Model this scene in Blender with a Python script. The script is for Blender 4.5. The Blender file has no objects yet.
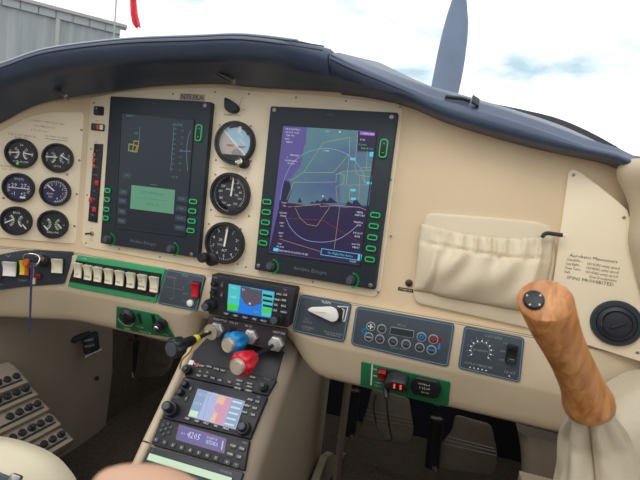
import bpy, bmesh, math, random
from mathutils import Vector as V, Matrix
random.seed(4)
S = bpy.context.scene
COL = S.collection
ZO = 0.85                                   # height of the display tops above the cabin floor
# ------------------------------------------------------------------ camera
RM = [[0.9510628318736708, 0.28735791364637475, 0.11359982083269667],
      [0.13688273430184983, -0.062206925322363334, -0.9886320930922602],
      [-0.2770245600636654, 0.9558010922293019, -0.09849703150243727]]
R0, R1, R2 = [V(r) for r in RM]
FPX = 453.55
CP = V((0.635, -0.70384, -0.13615 + ZO))
cam = bpy.data.cameras.new('camera')
camo = bpy.data.objects.new('camera', cam)
COL.objects.link(camo)
cam.sensor_width = 36
cam.lens = FPX / 640 * 36
cam.clip_start = 0.02
cam.clip_end = 500
m4 = Matrix.Identity(4)
for i in range(3):
    m4[i][0] = R0[i]; m4[i][1] = -R1[i]; m4[i][2] = -R2[i]; m4[i][3] = CP[i]
camo.matrix_world = m4
cam.dof.use_dof = True
cam.dof.focus_distance = 0.78
cam.dof.aperture_fstop = 14
S.camera = camo
# ------------------------------------------------------------------ sky and sun
W = bpy.data.worlds.new('sky'); S.world = W; W.use_nodes = True
nt = W.node_tree; N = nt.nodes; L = nt.links
bg = N['Background']
tc = N.new('ShaderNodeTexCoord')
mp = N.new('ShaderNodeMapping'); mp.inputs['Scale'].default_value = (1.6, 1.6, 4.2); mp.inputs['Location'].default_value = (0.35, 0.1, 0.2)
nz = N.new('ShaderNodeTexNoise'); nz.inputs['Scale'].default_value = 1.9; nz.inputs['Detail'].default_value = 7; nz.inputs['Roughness'].default_value = 0.55
rp = N.new('ShaderNodeValToRGB')
rp.color_ramp.elements[0].position = 0.36; rp.color_ramp.elements[0].color = (0.36, 0.48, 0.55, 1)
rp.color_ramp.elements[1].position = 0.53; rp.color_ramp.elements[1].color = (1.0, 1.0, 1.0, 1)
L.new(tc.outputs['Generated'], mp.inputs['Vector']); L.new(mp.outputs['Vector'], nz.inputs['Vector'])
L.new(nz.outputs['Fac'], rp.inputs['Fac']); L.new(rp.outputs['Color'], bg.inputs['Color'])
bg.inputs['Strength'].default_value = 1.15
sun = bpy.data.lights.new('sun', 'SUN'); sun.energy = 0.6; sun.angle = math.radians(25); sun.color = (1, 0.95, 0.87)
suno = bpy.data.objects.new('sun', sun); COL.objects.link(suno)
suno.rotation_euler = V((0.25, 0.62, -0.75)).to_track_quat('-Z', 'Y').to_euler()
S.view_settings.view_transform = 'Standard'
S.view_settings.look = 'None'
S.view_settings.exposure = 0.5
S.view_settings.gamma = 1
S.view_settings.use_curve_mapping = False

# ------------------------------------------------------------------ pixel rays, frames
def ray(px, py):
    return R0 * ((px - 320) / FPX) + R1 * ((py - 240) / FPX) + R2
def at(px, py, Y):
    d = ray(px, py); return CP + d * ((Y - CP.y) / d.y)
def atx(px, py, X):
    d = ray(px, py); return CP + d * ((X - CP.x) / d.x)
def atd(px, py, t):
    return CP + ray(px, py) * t

class Fr:
    def __init__(s, o, u, v):
        s.o = V(o); s.u = V(u).normalized(); s.v = V(v).normalized(); s.n = s.u.cross(s.v)
    def P(s, a, b, h=0):
        return s.o + s.u * a + s.v * b + s.n * h
    def px(s, x, y, h=0):
        d = ray(x, y); o = s.o + s.n * h
        t = (o - CP).dot(s.n) / d.dot(s.n)
        q = CP + d * t - o
        return (q.dot(s.u), q.dot(s.v))
    def poly(s, pts, h=0):
        return [s.px(x, y, h) for x, y in pts]
    def up(s, h):
        f = Fr(s.o + s.n * h, s.u, s.v); return f
    def rot(s, a, b, ang):
        c, q = math.cos(ang), math.sin(ang)
        return Fr(s.P(a, b), s.u * c + s.v * q, s.v * c - s.u * q)

def area2(p):
    return sum(p[i][0] * p[(i + 1) % len(p)][1] - p[(i + 1) % len(p)][0] * p[i][1] for i in range(len(p)))
def ccw(p):
    return p if area2(p) > 0 else p[::-1]
def rnd(p, r, seg=5):
    p = ccw(p); out = []; n = len(p)
    for i in range(n):
        a, b, c = V(p[i - 1]), V(p[i]), V(p[(i + 1) % n])
        ri = r[i] if isinstance(r, (list, tuple)) else r
        d1, d2 = (a - b).length, (c - b).length
        q = min(ri, d1 * .45, d2 * .45)
        p1 = b + (a - b).normalized() * q; p2 = b + (c - b).normalized() * q
        for k in range(seg + 1):
            t = k / seg
            w = p1.lerp(b, t).lerp(b.lerp(p2, t), t)
            out.append((w.x, w.y))
    return out
def rr(a, b, w, h, r, seg=4):
    return rnd([(a - w / 2, b - h / 2), (a + w / 2, b - h / 2), (a + w / 2, b + h / 2), (a - w / 2, b + h / 2)], r, seg)
def inset(p, d):
    p = ccw(p); n = len(p); out = []
    for i in range(n):
        a, b, c = V(p[i - 1]), V(p[i]), V(p[(i + 1) % n])
        e1 = (b - a); e2 = (c - b)
        if e1.length < 1e-9: e1 = e2
        if e2.length < 1e-9: e2 = e1
        e1.normalize(); e2.normalize()
        n1 = V((-e1.y, e1.x)); n2 = V((-e2.y, e2.x))
        m = n1 + n2
        if m.length < 1e-6: m = n1
        m.normalize(); k = d / max(0.5, m.dot(n1))
        q = b + m * k
        out.append((q.x, q.y))
    return out
def circ(a, b, r, n=24, ry=None):
    ry = ry or r
    return [(a + r * math.cos(2 * math.pi * i / n), b + ry * math.sin(2 * math.pi * i / n)) for i in range(n)]

# ------------------------------------------------------------------ materials
def lin(c):
    return [((v / 255 + .055) / 1.055) ** 2.4 if v > 10 else v / 255 / 12.92 for v in c]
MT = {}
def mat(name, c, rough=.5, metal=0, spec=.5, noise=None, bump=0, bscale=200, coat=0, var=.12):
    m = bpy.data.materials.new(name); m.use_nodes = True
    t = m.node_tree; b = t.nodes['Principled BSDF']
    col = lin(c) + [1]
    b.inputs['Base Color'].default_value = col
    b.inputs['Roughness'].default_value = rough; b.inputs['Metallic'].default_value = metal
    b.inputs['Specular IOR Level'].default_value = spec
    b.inputs['Coat Weight'].default_value = coat; b.inputs['Coat Roughness'].default_value = .12
    tcn = t.nodes.new('ShaderNodeTexCoord')
    if noise:
        n = t.nodes.new('ShaderNodeTexNoise'); n.inputs['Scale'].default_value = noise; n.inputs['Detail'].default_value = 4
        r = t.nodes.new('ShaderNodeValToRGB')
        r.color_ramp.elements[0].position = .3; r.color_ramp.elements[1].position = .7
        r.color_ramp.elements[0].color = [x * (1 - var) for x in col[:3]] + [1]
        r.color_ramp.elements[1].color = [min(1, x * (1 + var)) for x in col[:3]] + [1]
        t.links.new(tcn.outputs['Object'], n.inputs['Vector']); t.links.new(n.outputs['Fac'], r.inputs['Fac'])
        t.links.new(r.outputs['Color'], b.inputs['Base Color'])
    if bump:
        n2 = t.nodes.new('ShaderNodeTexNoise'); n2.inputs['Scale'].default_value = bscale; n2.inputs['Detail'].default_value = 3
        bp = t.nodes.new('ShaderNodeBump'); bp.inputs['Strength'].default_value = bump; bp.inputs['Distance'].default_value = .001
        t.links.new(tcn.outputs['Object'], n2.inputs['Vector']); t.links.new(n2.outputs['Fac'], bp.inputs['Height'])
        t.links.new(bp.outputs['Normal'], b.inputs['Normal'])
    MT[name] = m; return m
def emis(name, c, s=1.0):
    m = bpy.data.materials.new(name); m.use_nodes = True
    b = m.node_tree.nodes['Principled BSDF']
    b.inputs['Base Color'].default_value = (0.01, 0.01, 0.012, 1)
    b.inputs['Emission Color'].default_value = lin(c) + [1]; b.inputs['Emission Strength'].default_value = s
    b.inputs['Roughness'].default_value = .35; b.inputs['Specular IOR Level'].default_value = .25
    MT[name] = m; return m
mat('vinyl', (222, 199, 166), .6, spec=.3, noise=9, bump=.15, bscale=900, var=.03)
mat('plate', (241, 225, 196), .45, spec=.35, noise=14, var=.02)
mat('leather', (203, 186, 159), .5, spec=.4, noise=14, bump=.25, bscale=420, var=.05)
mat('seat_leather', (236, 224, 196), .5, spec=.4, noise=14, bump=.25, bscale=420, var=.03)
mat('pocket_leather', (220, 205, 178), .5, spec=.4, noise=14, bump=.25, bscale=420, var=.03)
mat('grey_leather', (198, 186, 164), .48, spec=.45, noise=14, bump=.3, bscale=380, var=.05)
mat('trim_vinyl', (148, 135, 118), .6, spec=.3, noise=12, bump=.2, bscale=500, var=.05)
mat('trim_dark', (112, 100, 86), .7, spec=.2, noise=12, bump=.2, bscale=500, var=.05)
mat('carpet', (84, 74, 64), .95, spec=.1, noise=260, bump=.8, bscale=700, var=.35)
mat('hood', (60, 73, 97), .42, spec=.6, noise=20, bump=.25, bscale=420, var=.1)  # black leather; the blue haze over it is mixed into the colour
mat('black', (30, 32, 37), .5, noise=60, var=.15)
mat('bezel', (42, 50, 59), .55, spec=.4, noise=60, var=.05)
mat('radio', (42, 43, 49), .5, spec=.4, noise=80, var=.08)
mat('key', (66, 68, 74), .5)
mat('slate', (70, 79, 88), .5, spec=.4, noise=50, var=.05)
mat('slate_dark', (52, 60, 70), .5, spec=.4, noise=50, var=.05)
mat('blue_line', (96, 140, 170), .5)
mat('green', (52, 160, 104), .45, spec=.4, noise=40, var=.05)
mat('green_shaded', (36, 118, 78), .45, spec=.4, noise=40, var=.05)  # same green as the switch plate, with shade darkened into the colour
mat('green_key', (30, 170, 96), .4)
MT['green_key'].node_tree.nodes['Principled BSDF'].inputs['Emission Color'].default_value = lin((30, 200, 110)) + [1]
MT['green_key'].node_tree.nodes['Principled BSDF'].inputs['Emission Strength'].default_value = .12
mat('cream', (240, 233, 205), .4, noise=40, var=.03)
mat('white', (238, 236, 230), .5, noise=40, var=.02)
mat('ink', (52, 46, 44), .7, noise=40, var=.1)
mat('ink_soft', (140, 122, 100), .7, noise=40, var=.1)
mat('edge_sheen', (178, 186, 194), .35, spec=.6, noise=40, var=.04)  # pale tone for the specular line painted along the hood edge
mat('bezel_ink', (104, 110, 116), .6)
mat('ink_mid', (92, 82, 72), .7, noise=40, var=.1)
mat('placard_grey', (176, 164, 146), .6, noise=40, var=.08)
mat('grey_ink', (150, 154, 158), .6)
mat('red', (205, 28, 48), .35, spec=.5, noise=40, var=.06)
mat('dim_red', (150, 30, 36), .35, spec=.5, noise=40, var=.06)
mat('blue', (20, 130, 196), .4, spec=.5, noise=40, var=.06)
mat('yellow', (226, 208, 60), .5, noise=40, var=.1)
mat('amber', (226, 178, 70), .5, noise=40, var=.1)
mat('orange', (200, 92, 34), .5, noise=40, var=.1)
mat('chrome', (205, 202, 196), .25, metal=1, noise=50, var=.05)
mat('dull_metal', (150, 148, 146), .45, metal=1, noise=50, var=.08)
mat('nut_steel', (200, 198, 194), .35, metal=.5, noise=50, var=.05)
mat('knob_face', (205, 196, 180), .4, metal=.6, noise=50, var=.05)
mat('throttle_plate', (66, 56, 64), .5, noise=50, var=.05)
mat('navy_strap', (52, 50, 96), .8, noise=300, var=.2)
mat('pedal', (128, 118, 104), .5, metal=.2, noise=40, var=.1)
mat('firewall', (40, 44, 56), .8, noise=20, var=.15)
mat('skin', (190, 150, 124), .5, spec=.4, noise=60, bump=.1, bscale=300, var=.06)
mat('sky_face', (160, 203, 228), .4, noise=30, var=.08)
mat('ground_face', (192, 184, 174), .4, noise=30, var=.05)
mat('dial', (36, 39, 50), .5, noise=40, var=.08)
mat('dial_blue', (40, 42, 84), .5, noise=40, var=.08)
mat('dial_green', (70, 190, 110), .5)
mat('dial_yellow', (205, 195, 110), .5)
mat('prop_paint', (106, 120, 142), .5, spec=.4, noise=6, var=.12)
mat('tarmac', (150, 148, 144), .9, noise=3, bump=.3, bscale=60, var=.1)
mat('flag_cloth', (222, 66, 76), .8, noise=4, var=.06)
mat('cowl_paint', (228, 228, 226), .3, noise=3, var=.02)
for nm, c, s in [('scr_purple', (88, 80, 138), 1), ('scr_teal', (86, 118, 130), 1), ('scr_dark', (42, 34, 66), 1), ('scr_navy', (37, 47, 56), .8),
                 ('scr_black', (28, 34, 42), .8), ('scr_popup', (96, 152, 122), .85), ('scr_popink', (58, 110, 92), 1), ('scr_white', (200, 206, 216), 1), ('scr_cyan', (90, 190, 225), 1),
                 ('scr_line', (166, 180, 122), .8), ('scr_tan', (170, 140, 110), 1), ('scr_red', (150, 50, 70), .8), ('scr_dim', (96, 126, 138), .9),
                 ('scr_olive', (150, 146, 72), .75), ('scr_box', (52, 66, 78), .8), ('scr_blue', (30, 120, 220), 1), ('scr_green', (70, 200, 60), 1),
                 ('scr_grey', (84, 78, 92), 1), ('scr_sky', (140, 172, 205), .8), ('scr_lav', (166, 172, 212), 1), ('scr_pink', (200, 142, 168), 1), ('scr_orange', (225, 180, 140), 1),
                 ('scr_lcd', (96, 88, 150), 1), ('scr_lcd2', (116, 88, 130), 1), ('scr_pale', (196, 222, 190), 1), ('scr_magenta', (150, 100, 190), 1), ('led_red', (255, 60, 50), 1.6), ('led_white', (230, 240, 255), 1),
                 ('led_green', (70, 210, 80), 1), ('scr_teal2', (70, 190, 190), 1), ('scr_lcdoff', (44, 52, 52), .7), ('scr_olive2', (90, 92, 60), 1)]:
    emis(nm, c, s * .72)
# purple display background: the colour of the moving map's terrain and night tint
def map_screen():
    m = emis('scr_map', (80, 80, 140), .72)
    t = m.node_tree; b = t.nodes['Principled BSDF']
    tcn = t.nodes.new('ShaderNodeTexCoord'); n = t.nodes.new('ShaderNodeTexNoise'); n.inputs['Scale'].default_value = 11; n.inputs['Detail'].default_value = 3
    r = t.nodes.new('ShaderNodeValToRGB')
    r.color_ramp.elements[0].position = .35; r.color_ramp.elements[0].color = lin((74, 92, 128)) + [1]
    r.color_ramp.elements[1].position = .65; r.color_ramp.elements[1].color = lin((84, 122, 130)) + [1]
    t.links.new(tcn.outputs['Object'], n.inputs['Vector']); t.links.new(n.outputs['Fac'], r.inputs['Fac'])
    t.links.new(r.outputs['Color'], b.inputs['Emission Color'])
map_screen()
def wood():
    m = mat('wood', (190, 120, 62), .42, spec=.45, coat=.15)
    t = m.node_tree; b = t.nodes['Principled BSDF']
    tcn = t.nodes.new('ShaderNodeTexCoord'); mp = t.nodes.new('ShaderNodeMapping')
    mp.inputs['Scale'].default_value = (60, 60, 9); mp.inputs['Rotation'].default_value = (.3, .35, 0)
    n = t.nodes.new('ShaderNodeTexNoise'); n.inputs['Scale'].default_value = 2.4; n.inputs['Detail'].default_value = 6; n.inputs['Distortion'].default_value = .6
    r = t.nodes.new('ShaderNodeValToRGB')
    r.color_ramp.elements[0].position = .32; r.color_ramp.elements[0].color = lin((162, 99, 50)) + [1]
    r.color_ramp.elements[1].position = .68; r.color_ramp.elements[1].color = lin((207, 148, 90)) + [1]
    t.links.new(tcn.outputs['Object'], mp.inputs['Vector']); t.links.new(mp.outputs['Vector'], n.inputs['Vector'])
    t.links.new(n.outputs['Fac'], r.inputs['Fac']); t.links.new(r.outputs['Color'], b.inputs['Base Color'])
wood()
def corrugated():
    m = mat('hangar_sheet', (140, 146, 150), .5, metal=.1)
    t = m.node_tree; b = t.nodes['Principled BSDF']
    tcn = t.nodes.new('ShaderNodeTexCoord'); n = t.nodes.new('ShaderNodeTexNoise'); n.inputs['Scale'].default_value = 1.2
    mp = t.nodes.new('ShaderNodeMapping'); mp.inputs['Scale'].default_value = (3, 3, .2)
    r = t.nodes.new('ShaderNodeValToRGB')
    r.color_ramp.elements[0].position = .3; r.color_ramp.elements[0].color = lin((124, 131, 135)) + [1]
    r.color_ramp.elements[1].position = .7; r.color_ramp.elements[1].color = lin((146, 150, 150)) + [1]
    t.links.new(tcn.outputs['Object'], mp.inputs['Vector']); t.links.new(mp.outputs['Vector'], n.inputs['Vector'])
    t.links.new(n.outputs['Fac'], r.inputs['Fac']); t.links.new(r.outputs['Color'], b.inputs['Base Color'])
corrugated()
def glass(name, refl, tint=(1, 1, 1)):
    m = bpy.data.materials.new(name); m.use_nodes = True; t = m.node_tree; t.nodes.clear()
    o = t.nodes.new('ShaderNodeOutputMaterial'); mx = t.nodes.new('ShaderNodeMixShader')
    tr = t.nodes.new('ShaderNodeBsdfTransparent'); tr.inputs['Color'].default_value = (*tint, 1)
    g = t.nodes.new('ShaderNodeBsdfGlossy'); g.inputs['Roughness'].default_value = .05
    mx.inputs['Fac'].default_value = refl
    t.links.new(tr.outputs[0], mx.inputs[1]); t.links.new(g.outputs[0], mx.inputs[2]); t.links.new(mx.outputs[0], o.inputs[0])
    MT[name] = m
glass('cover_glass', .035); glass('windshield_glass', .02, (.985, .99, .99))

# ------------------------------------------------------------------ mesh builder
def tag(o, label=None, cat=None, group=None, kind=None):
    if label: o['label'] = label
    if cat: o['category'] = cat
    if group: o['group'] = group
    if kind: o['kind'] = kind
    return o
def thing(name, loc, label, cat, group=None):
    o = bpy.data.objects.new(name, None); COL.objects.link(o); o.location = loc; o.empty_display_size = .02
    return tag(o, label, cat, group)
def wloc(o):
    p = V(o.location)
    while o.parent: o = o.parent; p = p + V(o.location)
    return p
class MB:
    def __init__(s): s.v = []; s.f = []; s.mi = []; s.mats = []; s.cur = 0
    def m(s, name):
        if name not in s.mats: s.mats.append(name)
        s.cur = s.mats.index(name); return s
    def add(s, vs, fs):
        if not s.mats: s.m('black')
        k = len(s.v); s.v += [V(x) for x in vs]
        for f in fs: s.f.append([k + i for i in f]); s.mi.append(s.cur)
        return s
    def rings(s, rings, closed=True, cap0=True, cap1=True):
        n = len(rings[0]); vs = [p for r in rings for p in r]; fs = []
        for i in range(len(rings) - 1):
            for j in range(n if closed else n - 1):
                a = i * n + j; b = i * n + (j + 1) % n
                fs.append([a, b, b + n, a + n])
        if cap0: fs.append(list(range(n))[::-1])
        if cap1: fs.append([(len(rings) - 1) * n + j for j in range(n)])
        return s.add(vs, fs)
    def prism(s, F, p, h0, h1, bev=0):
        p = ccw(p)
        r = [[F.P(a, b, h0) for a, b in p]]
        if bev:
            r.append([F.P(a, b, h1 - bev) for a, b in p]); q = inset(p, bev * .45)
            r.append([F.P(a, b, h1 - bev * .3) for a, b in q]); q = inset(p, bev * 1.2)
            r.append([F.P(a, b, h1) for a, b in q])
        else: r.append([F.P(a, b, h1) for a, b in p])
        return s.rings(r)
    def flat(s, F, p, h):
        p = ccw(p); return s.add([F.P(a, b, h) for a, b in p], [list(range(len(p)))])
    def frame(s, F, p, d, h0, h1):
        p = ccw(p); q = inset(p, d)
        return s.rings([[F.P(a, b, h0) for a, b in p], [F.P(a, b, h1) for a, b in p], [F.P(a, b, h1) for a, b in q], [F.P(a, b, h0) for a, b in q]], cap0=False, cap1=False)
    def lathe(s, F, a, b, prof, n=28, cap0=False, cap1=True):
        return s.rings([[F.P(a + r * math.cos(2 * math.pi * i / n), b + r * math.sin(2 * math.pi * i / n), h) for i in range(n)] for r, h in prof], cap0=cap0, cap1=cap1)
    def line(s, F, pts, w, h, closed=False):
        n = len(pts)
        for i in range(n if closed else n - 1):
            a = V(pts[i]); b = V(pts[(i + 1) % n]); d = b - a
            if d.length < 1e-9: continue
            d.normalize(); q = V((-d.y, d.x)) * w / 2; e = d * w * .3
            s.add([F.P(*(a - e + q), h), F.P(*(a - e - q), h), F.P(*(b + e - q), h), F.P(*(b + e + q), h)], [[0, 1, 2, 3]])
        return s
    def arc(s, F, a, b, r, d0, d1, w, h, n=24):
        return s.line(F, [(a + r * math.cos(math.radians(d0 + (d1 - d0) * i / n)), b + r * math.sin(math.radians(d0 + (d1 - d0) * i / n))) for i in range(n + 1)], w, h)
    def ticks(s, F, a, b, r0, r1, d0, d1, n, w, h):
        for i in range(n):
            t = math.radians(d0 + (d1 - d0) * i / max(1, n - 1)); c, q = math.cos(t), math.sin(t)
            s.line(F, [(a + r0 * c, b + r0 * q), (a + r1 * c, b + r1 * q)], w, h)
        return s
    def tube(s, pts, r, n=10, cap=True):
        pts = [V(p) for p in pts]; rings = []; pr = None
        for i, p in enumerate(pts):
            t = (pts[min(i + 1, len(pts) - 1)] - pts[max(i - 1, 0)]).normalized()
            if pr is None: x = t.orthogonal().normalized()
            else:
                x = pr - t * pr.dot(t)
                x = x.normalized() if x.length > 1e-6 else t.orthogonal().normalized()
            pr = x; y = t.cross(x); ri = r[i] if isinstance(r, (list, tuple)) else r
            rings.append([p + x * ri * math.cos(2 * math.pi * j / n) + y * ri * math.sin(2 * math.pi * j / n) for j in range(n)])
        return s.rings(rings, cap0=cap, cap1=cap)
    def box(s, c, dx, dy, dz):
        c = V(c); r = []
        for z in (-dz / 2, dz / 2):
            r.append([c + V((x * dx / 2, y * dy / 2, z)) for x, y in ((-1, -1), (1, -1), (1, 1), (-1, 1))])
        return s.rings(r)
    def grid(s, rows, flip=False):
        return s.rings(rows, closed=False, cap0=False, cap1=False)
    def text(s, F, a, b, size, txt, h, align='CENTER', shear=0, wide=1.0):
        c = bpy.data.curves.new('t', 'FONT'); c.body = txt; c.size = size; c.align_x = align; c.align_y = 'CENTER'; c.resolution_u = 1; c.shear = shear
        o = bpy.data.objects.new('t', c)
        me = bpy.data.meshes.new_from_object(o)
        s.add([F.P(a + v.co.x * wide, b + v.co.y, h) for v in me.vertices], [list(p.vertices) for p in me.polygons])
        bpy.data.objects.remove(o); bpy.data.curves.remove(c); bpy.data.meshes.remove(me)
        return s
    def build(s, name, parent=None, smooth=35, base=None, label=None, solid=0, sub=0, fix=True):
        me = bpy.data.meshes.new(name)
        if parent is not None: org = wloc(parent)
        elif base is not None: org = V(base)
        else:
            org = V(((min(p.x for p in s.v) + max(p.x for p in s.v)) / 2, (min(p.y for p in s.v) + max(p.y for p in s.v)) / 2, min(p.z for p in s.v)))
        loc = V((0, 0, 0)) if parent is not None else org
        me.from_pydata([p - org for p in s.v], [], s.f)
        for n in s.mats: me.materials.append(MT[n])
        for p, i in zip(me.polygons, s.mi): p.material_index = i
        if fix:
            bm = bmesh.new(); bm.from_mesh(me); bmesh.ops.recalc_face_normals(bm, faces=bm.faces); bm.to_mesh(me); bm.free()
        if smooth:
            me.polygons.foreach_set('use_smooth', [True] * len(me.polygons))
            me.set_sharp_from_angle(angle=math.radians(smooth))
        me.update()
        o = bpy.data.objects.new(name, me); COL.objects.link(o); o.location = loc
        if parent is not None: o.parent = parent
        if label: o['label'] = label
        if sub:
            md = o.modifiers.new('sub', 'SUBSURF'); md.levels = sub; md.render_levels = sub
        if solid:
            md = o.modifiers.new('solid', 'SOLIDIFY'); md.thickness = solid; md.offset = -1
        return o
def lerpt(tab, x):
    if x <= tab[0][0]: return tab[0][1]
    for (x0, y0), (x1, y1) in zip(tab, tab[1:]):
        if x <= x1:
            t = (x - x0) / (x1 - x0); return y0 + (y1 - y0) * t
    return tab[-1][1]
def smooth_tab(pts, n=40):
    # Catmull-Rom resample
    P = [V(p) for p in pts]; P = [P[0] * 2 - P[1]] + P + [P[-1] * 2 - P[-2]]; out = []
    segs = len(P) - 3
    for k in range(n + 1):
        t = k / n * segs; i = min(int(t), segs - 1); t -= i
        a, b, c, d = P[i:i + 4]
        out.append(.5 * (2 * b + (c - a) * t + (2 * a - 5 * b + 4 * c - d) * t * t + (3 * b - a - 3 * c + d) * t ** 3))
    return out
UX, UZ = (1, 0, 0), (0, 0, 1)
F0 = Fr((0, 0, ZO), UX, UZ)                                 # panel face, normal towards the seats
YP = 0.0025                                                  # thickness of the cream plates
FP = F0.up(YP)
YB = 0.014                                                   # bolster face stands this far out
FB = F0.up(YB)
PHI = math.radians(28); XH = -.057                           # the left end of the panel turns in towards the pilot
FL = Fr((XH, 0, ZO), (math.cos(PHI), math.sin(PHI), 0), UZ)
FPL = FL.up(YP); FBL = FL.up(YB)
def _wtab(hw):
    t = []; x, y = XH + hw, 0.0
    for i in range(700):
        sv = XH + hw - i * .001
        f = min(1, max(0, (XH + hw - sv) / (2 * hw))); ph = PHI * f * f * (3 - 2 * f)
        t.append((x, y, ph)); x -= .001 * math.cos(ph); y -= .001 * math.sin(ph)
    return t
_WT = {.025: _wtab(.025), .16: _wtab(.16)}
def wrap(sv, y, z, hw=.025):
    # point at run sv along the panel, y behind (+) or in front (-) of its face
    if sv >= XH + hw: return V((sv, y, z))
    t = _WT[hw]; k = (XH + hw - sv) / .001; i = min(len(t) - 2, int(k)); k -= i
    bx, by, ph = [a + (b - a) * k for a, b in zip(t[i], t[i + 1])]
    if y > 0: return V((bx, by + y, z))
    return V((bx - y * math.sin(ph), by + y * math.cos(ph), z))
FS = Fr((.2259, -.0394, -.4714 + ZO), UX, (0, math.sin(.70), math.cos(.70)))   # pedestal radio face

# ------------------------------------------------------------------ the ground and what stands outside
ZG = -0.75
b = MB().m('tarmac'); b.add([(-90, -30, ZG), (90, -30, ZG), (90, 140, ZG), (-90, 140, ZG)], [[0, 1, 2, 3]])
tag(b.build('apron', smooth=0), 'pale tarmac apron outside the aircraft', 'ground', kind='structure')

def hangar():
    t = 24
    c = atd(120, 35, t)                                        # eave corner
    q = ray(0, 5); e = CP + q * ((c.z - CP.z) / q.z)
    d = V((e.x - c.x, e.y - c.y, 0)).normalized()              # run of the facade, towards the left
    Lh = 34
    inn = V((-d.y, d.x, 0)); inn = inn if inn.y > 0 else -inn
    root = thing('hangar', (c.x, c.y, ZG), 'grey corrugated metal hangar with pale fascia behind the glareshield', 'building')
    F = Fr((c.x, c.y, ZG), -d, UZ)                             # a negative = along the facade towards us
    if F.n.dot(CP - F.o) < 0: F = Fr((c.x, c.y, ZG), d, UZ)
    sg = -1 if F.u.dot(d) < 0 else 1
    H = c.z - ZG
    b = MB().m('hangar_sheet'); n = 110; row = []
    for i in range(n + 1):
        a = sg * Lh * i / n; hh = (.05 if i % 2 else 0)
        row.append((a, hh))
    b.grid([[F.P(a, z, h) for a, h in row] for z in (0, H)])
    b.box(c + d * Lh / 2 + inn * 6 - V((0, 0, H / 2 + .05)), .1, .1, .1)
    b.build('wall', root, smooth=0)
    b = MB().m('grey_ink'); fh = .36
    for k in range(46):
        a0 = sg * Lh * k / 46; a1 = sg * Lh * (k + .93) / 46
        b.prism(F, [(a0, H), (a1, H), (a1, H + fh), (a0, H + fh)], .06, .16)
    b.m('hangar_sheet').prism(F, [(0, H), (sg * Lh, H), (sg * Lh, H + fh), (0, H + fh)], -.2, .09)
    b.build('fascia', root, smooth=0)
    b = MB().m('dull_metal'); b.prism(F, [(-sg * .3, H + fh), (sg * Lh, H + fh), (sg * Lh, H + fh + .16), (-sg * .3, H + fh + .16)], -.3, .3)
    b.build('gutter', root, smooth=0)
    b = MB().m('hangar_sheet')
    o = [F.P(0, 0, 0), F.P(0, H + fh, 0), F.P(0, H + fh, -16), F.P(0, 0, -16)]
    b.add(o + [p + d * .2 for p in o], [[0, 1, 2, 3], [7, 6, 5, 4], [0, 4, 5, 1], [1, 5, 6, 2], [2, 6, 7, 3], [3, 7, 4, 0]])
    b.build('end_wall', root, smooth=0)
    b = MB().m('dull_metal')
    for k in range(1, 12):
        a = sg * (Lh * k / 12); b.prism(F, [(a - .09, 0), (a + .09, 0), (a + .09, H), (a - .09, H)], .05, .14)
    b.build('post', root, smooth=0, label='vertical ribs between sliding doors')
hangar()
def flag():
    t = 20
    top = atd(119, -40, t); base = V((top.x, top.y, ZG))
    root = thing('flagpole', base, 'thin pole with a drooping red flag beyond the hangar corner', 'flagpole')
    MB().m('dull_metal').tube([base, top], .035).build('pole', root)
    rows = []
    pts = [(119, -38, 124, -24), (124, -22, 133, -22), (129, 0, 137, 0), (130, 12, 138, 14), (133, 24, 140, 26), (136, 28, 139, 27)]
    for i, (x0, y0, x1, y1) in enumerate(pts):
        rows.append([atd(x0, y0, t).lerp(atd(x1, y1, t), k / 6) + R2 * .12 * math.sin(k * 1.6 + i) for k in range(7)])
    MB().m('flag_cloth').grid(rows).build('flag', root, solid=.02)
flag()
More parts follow.
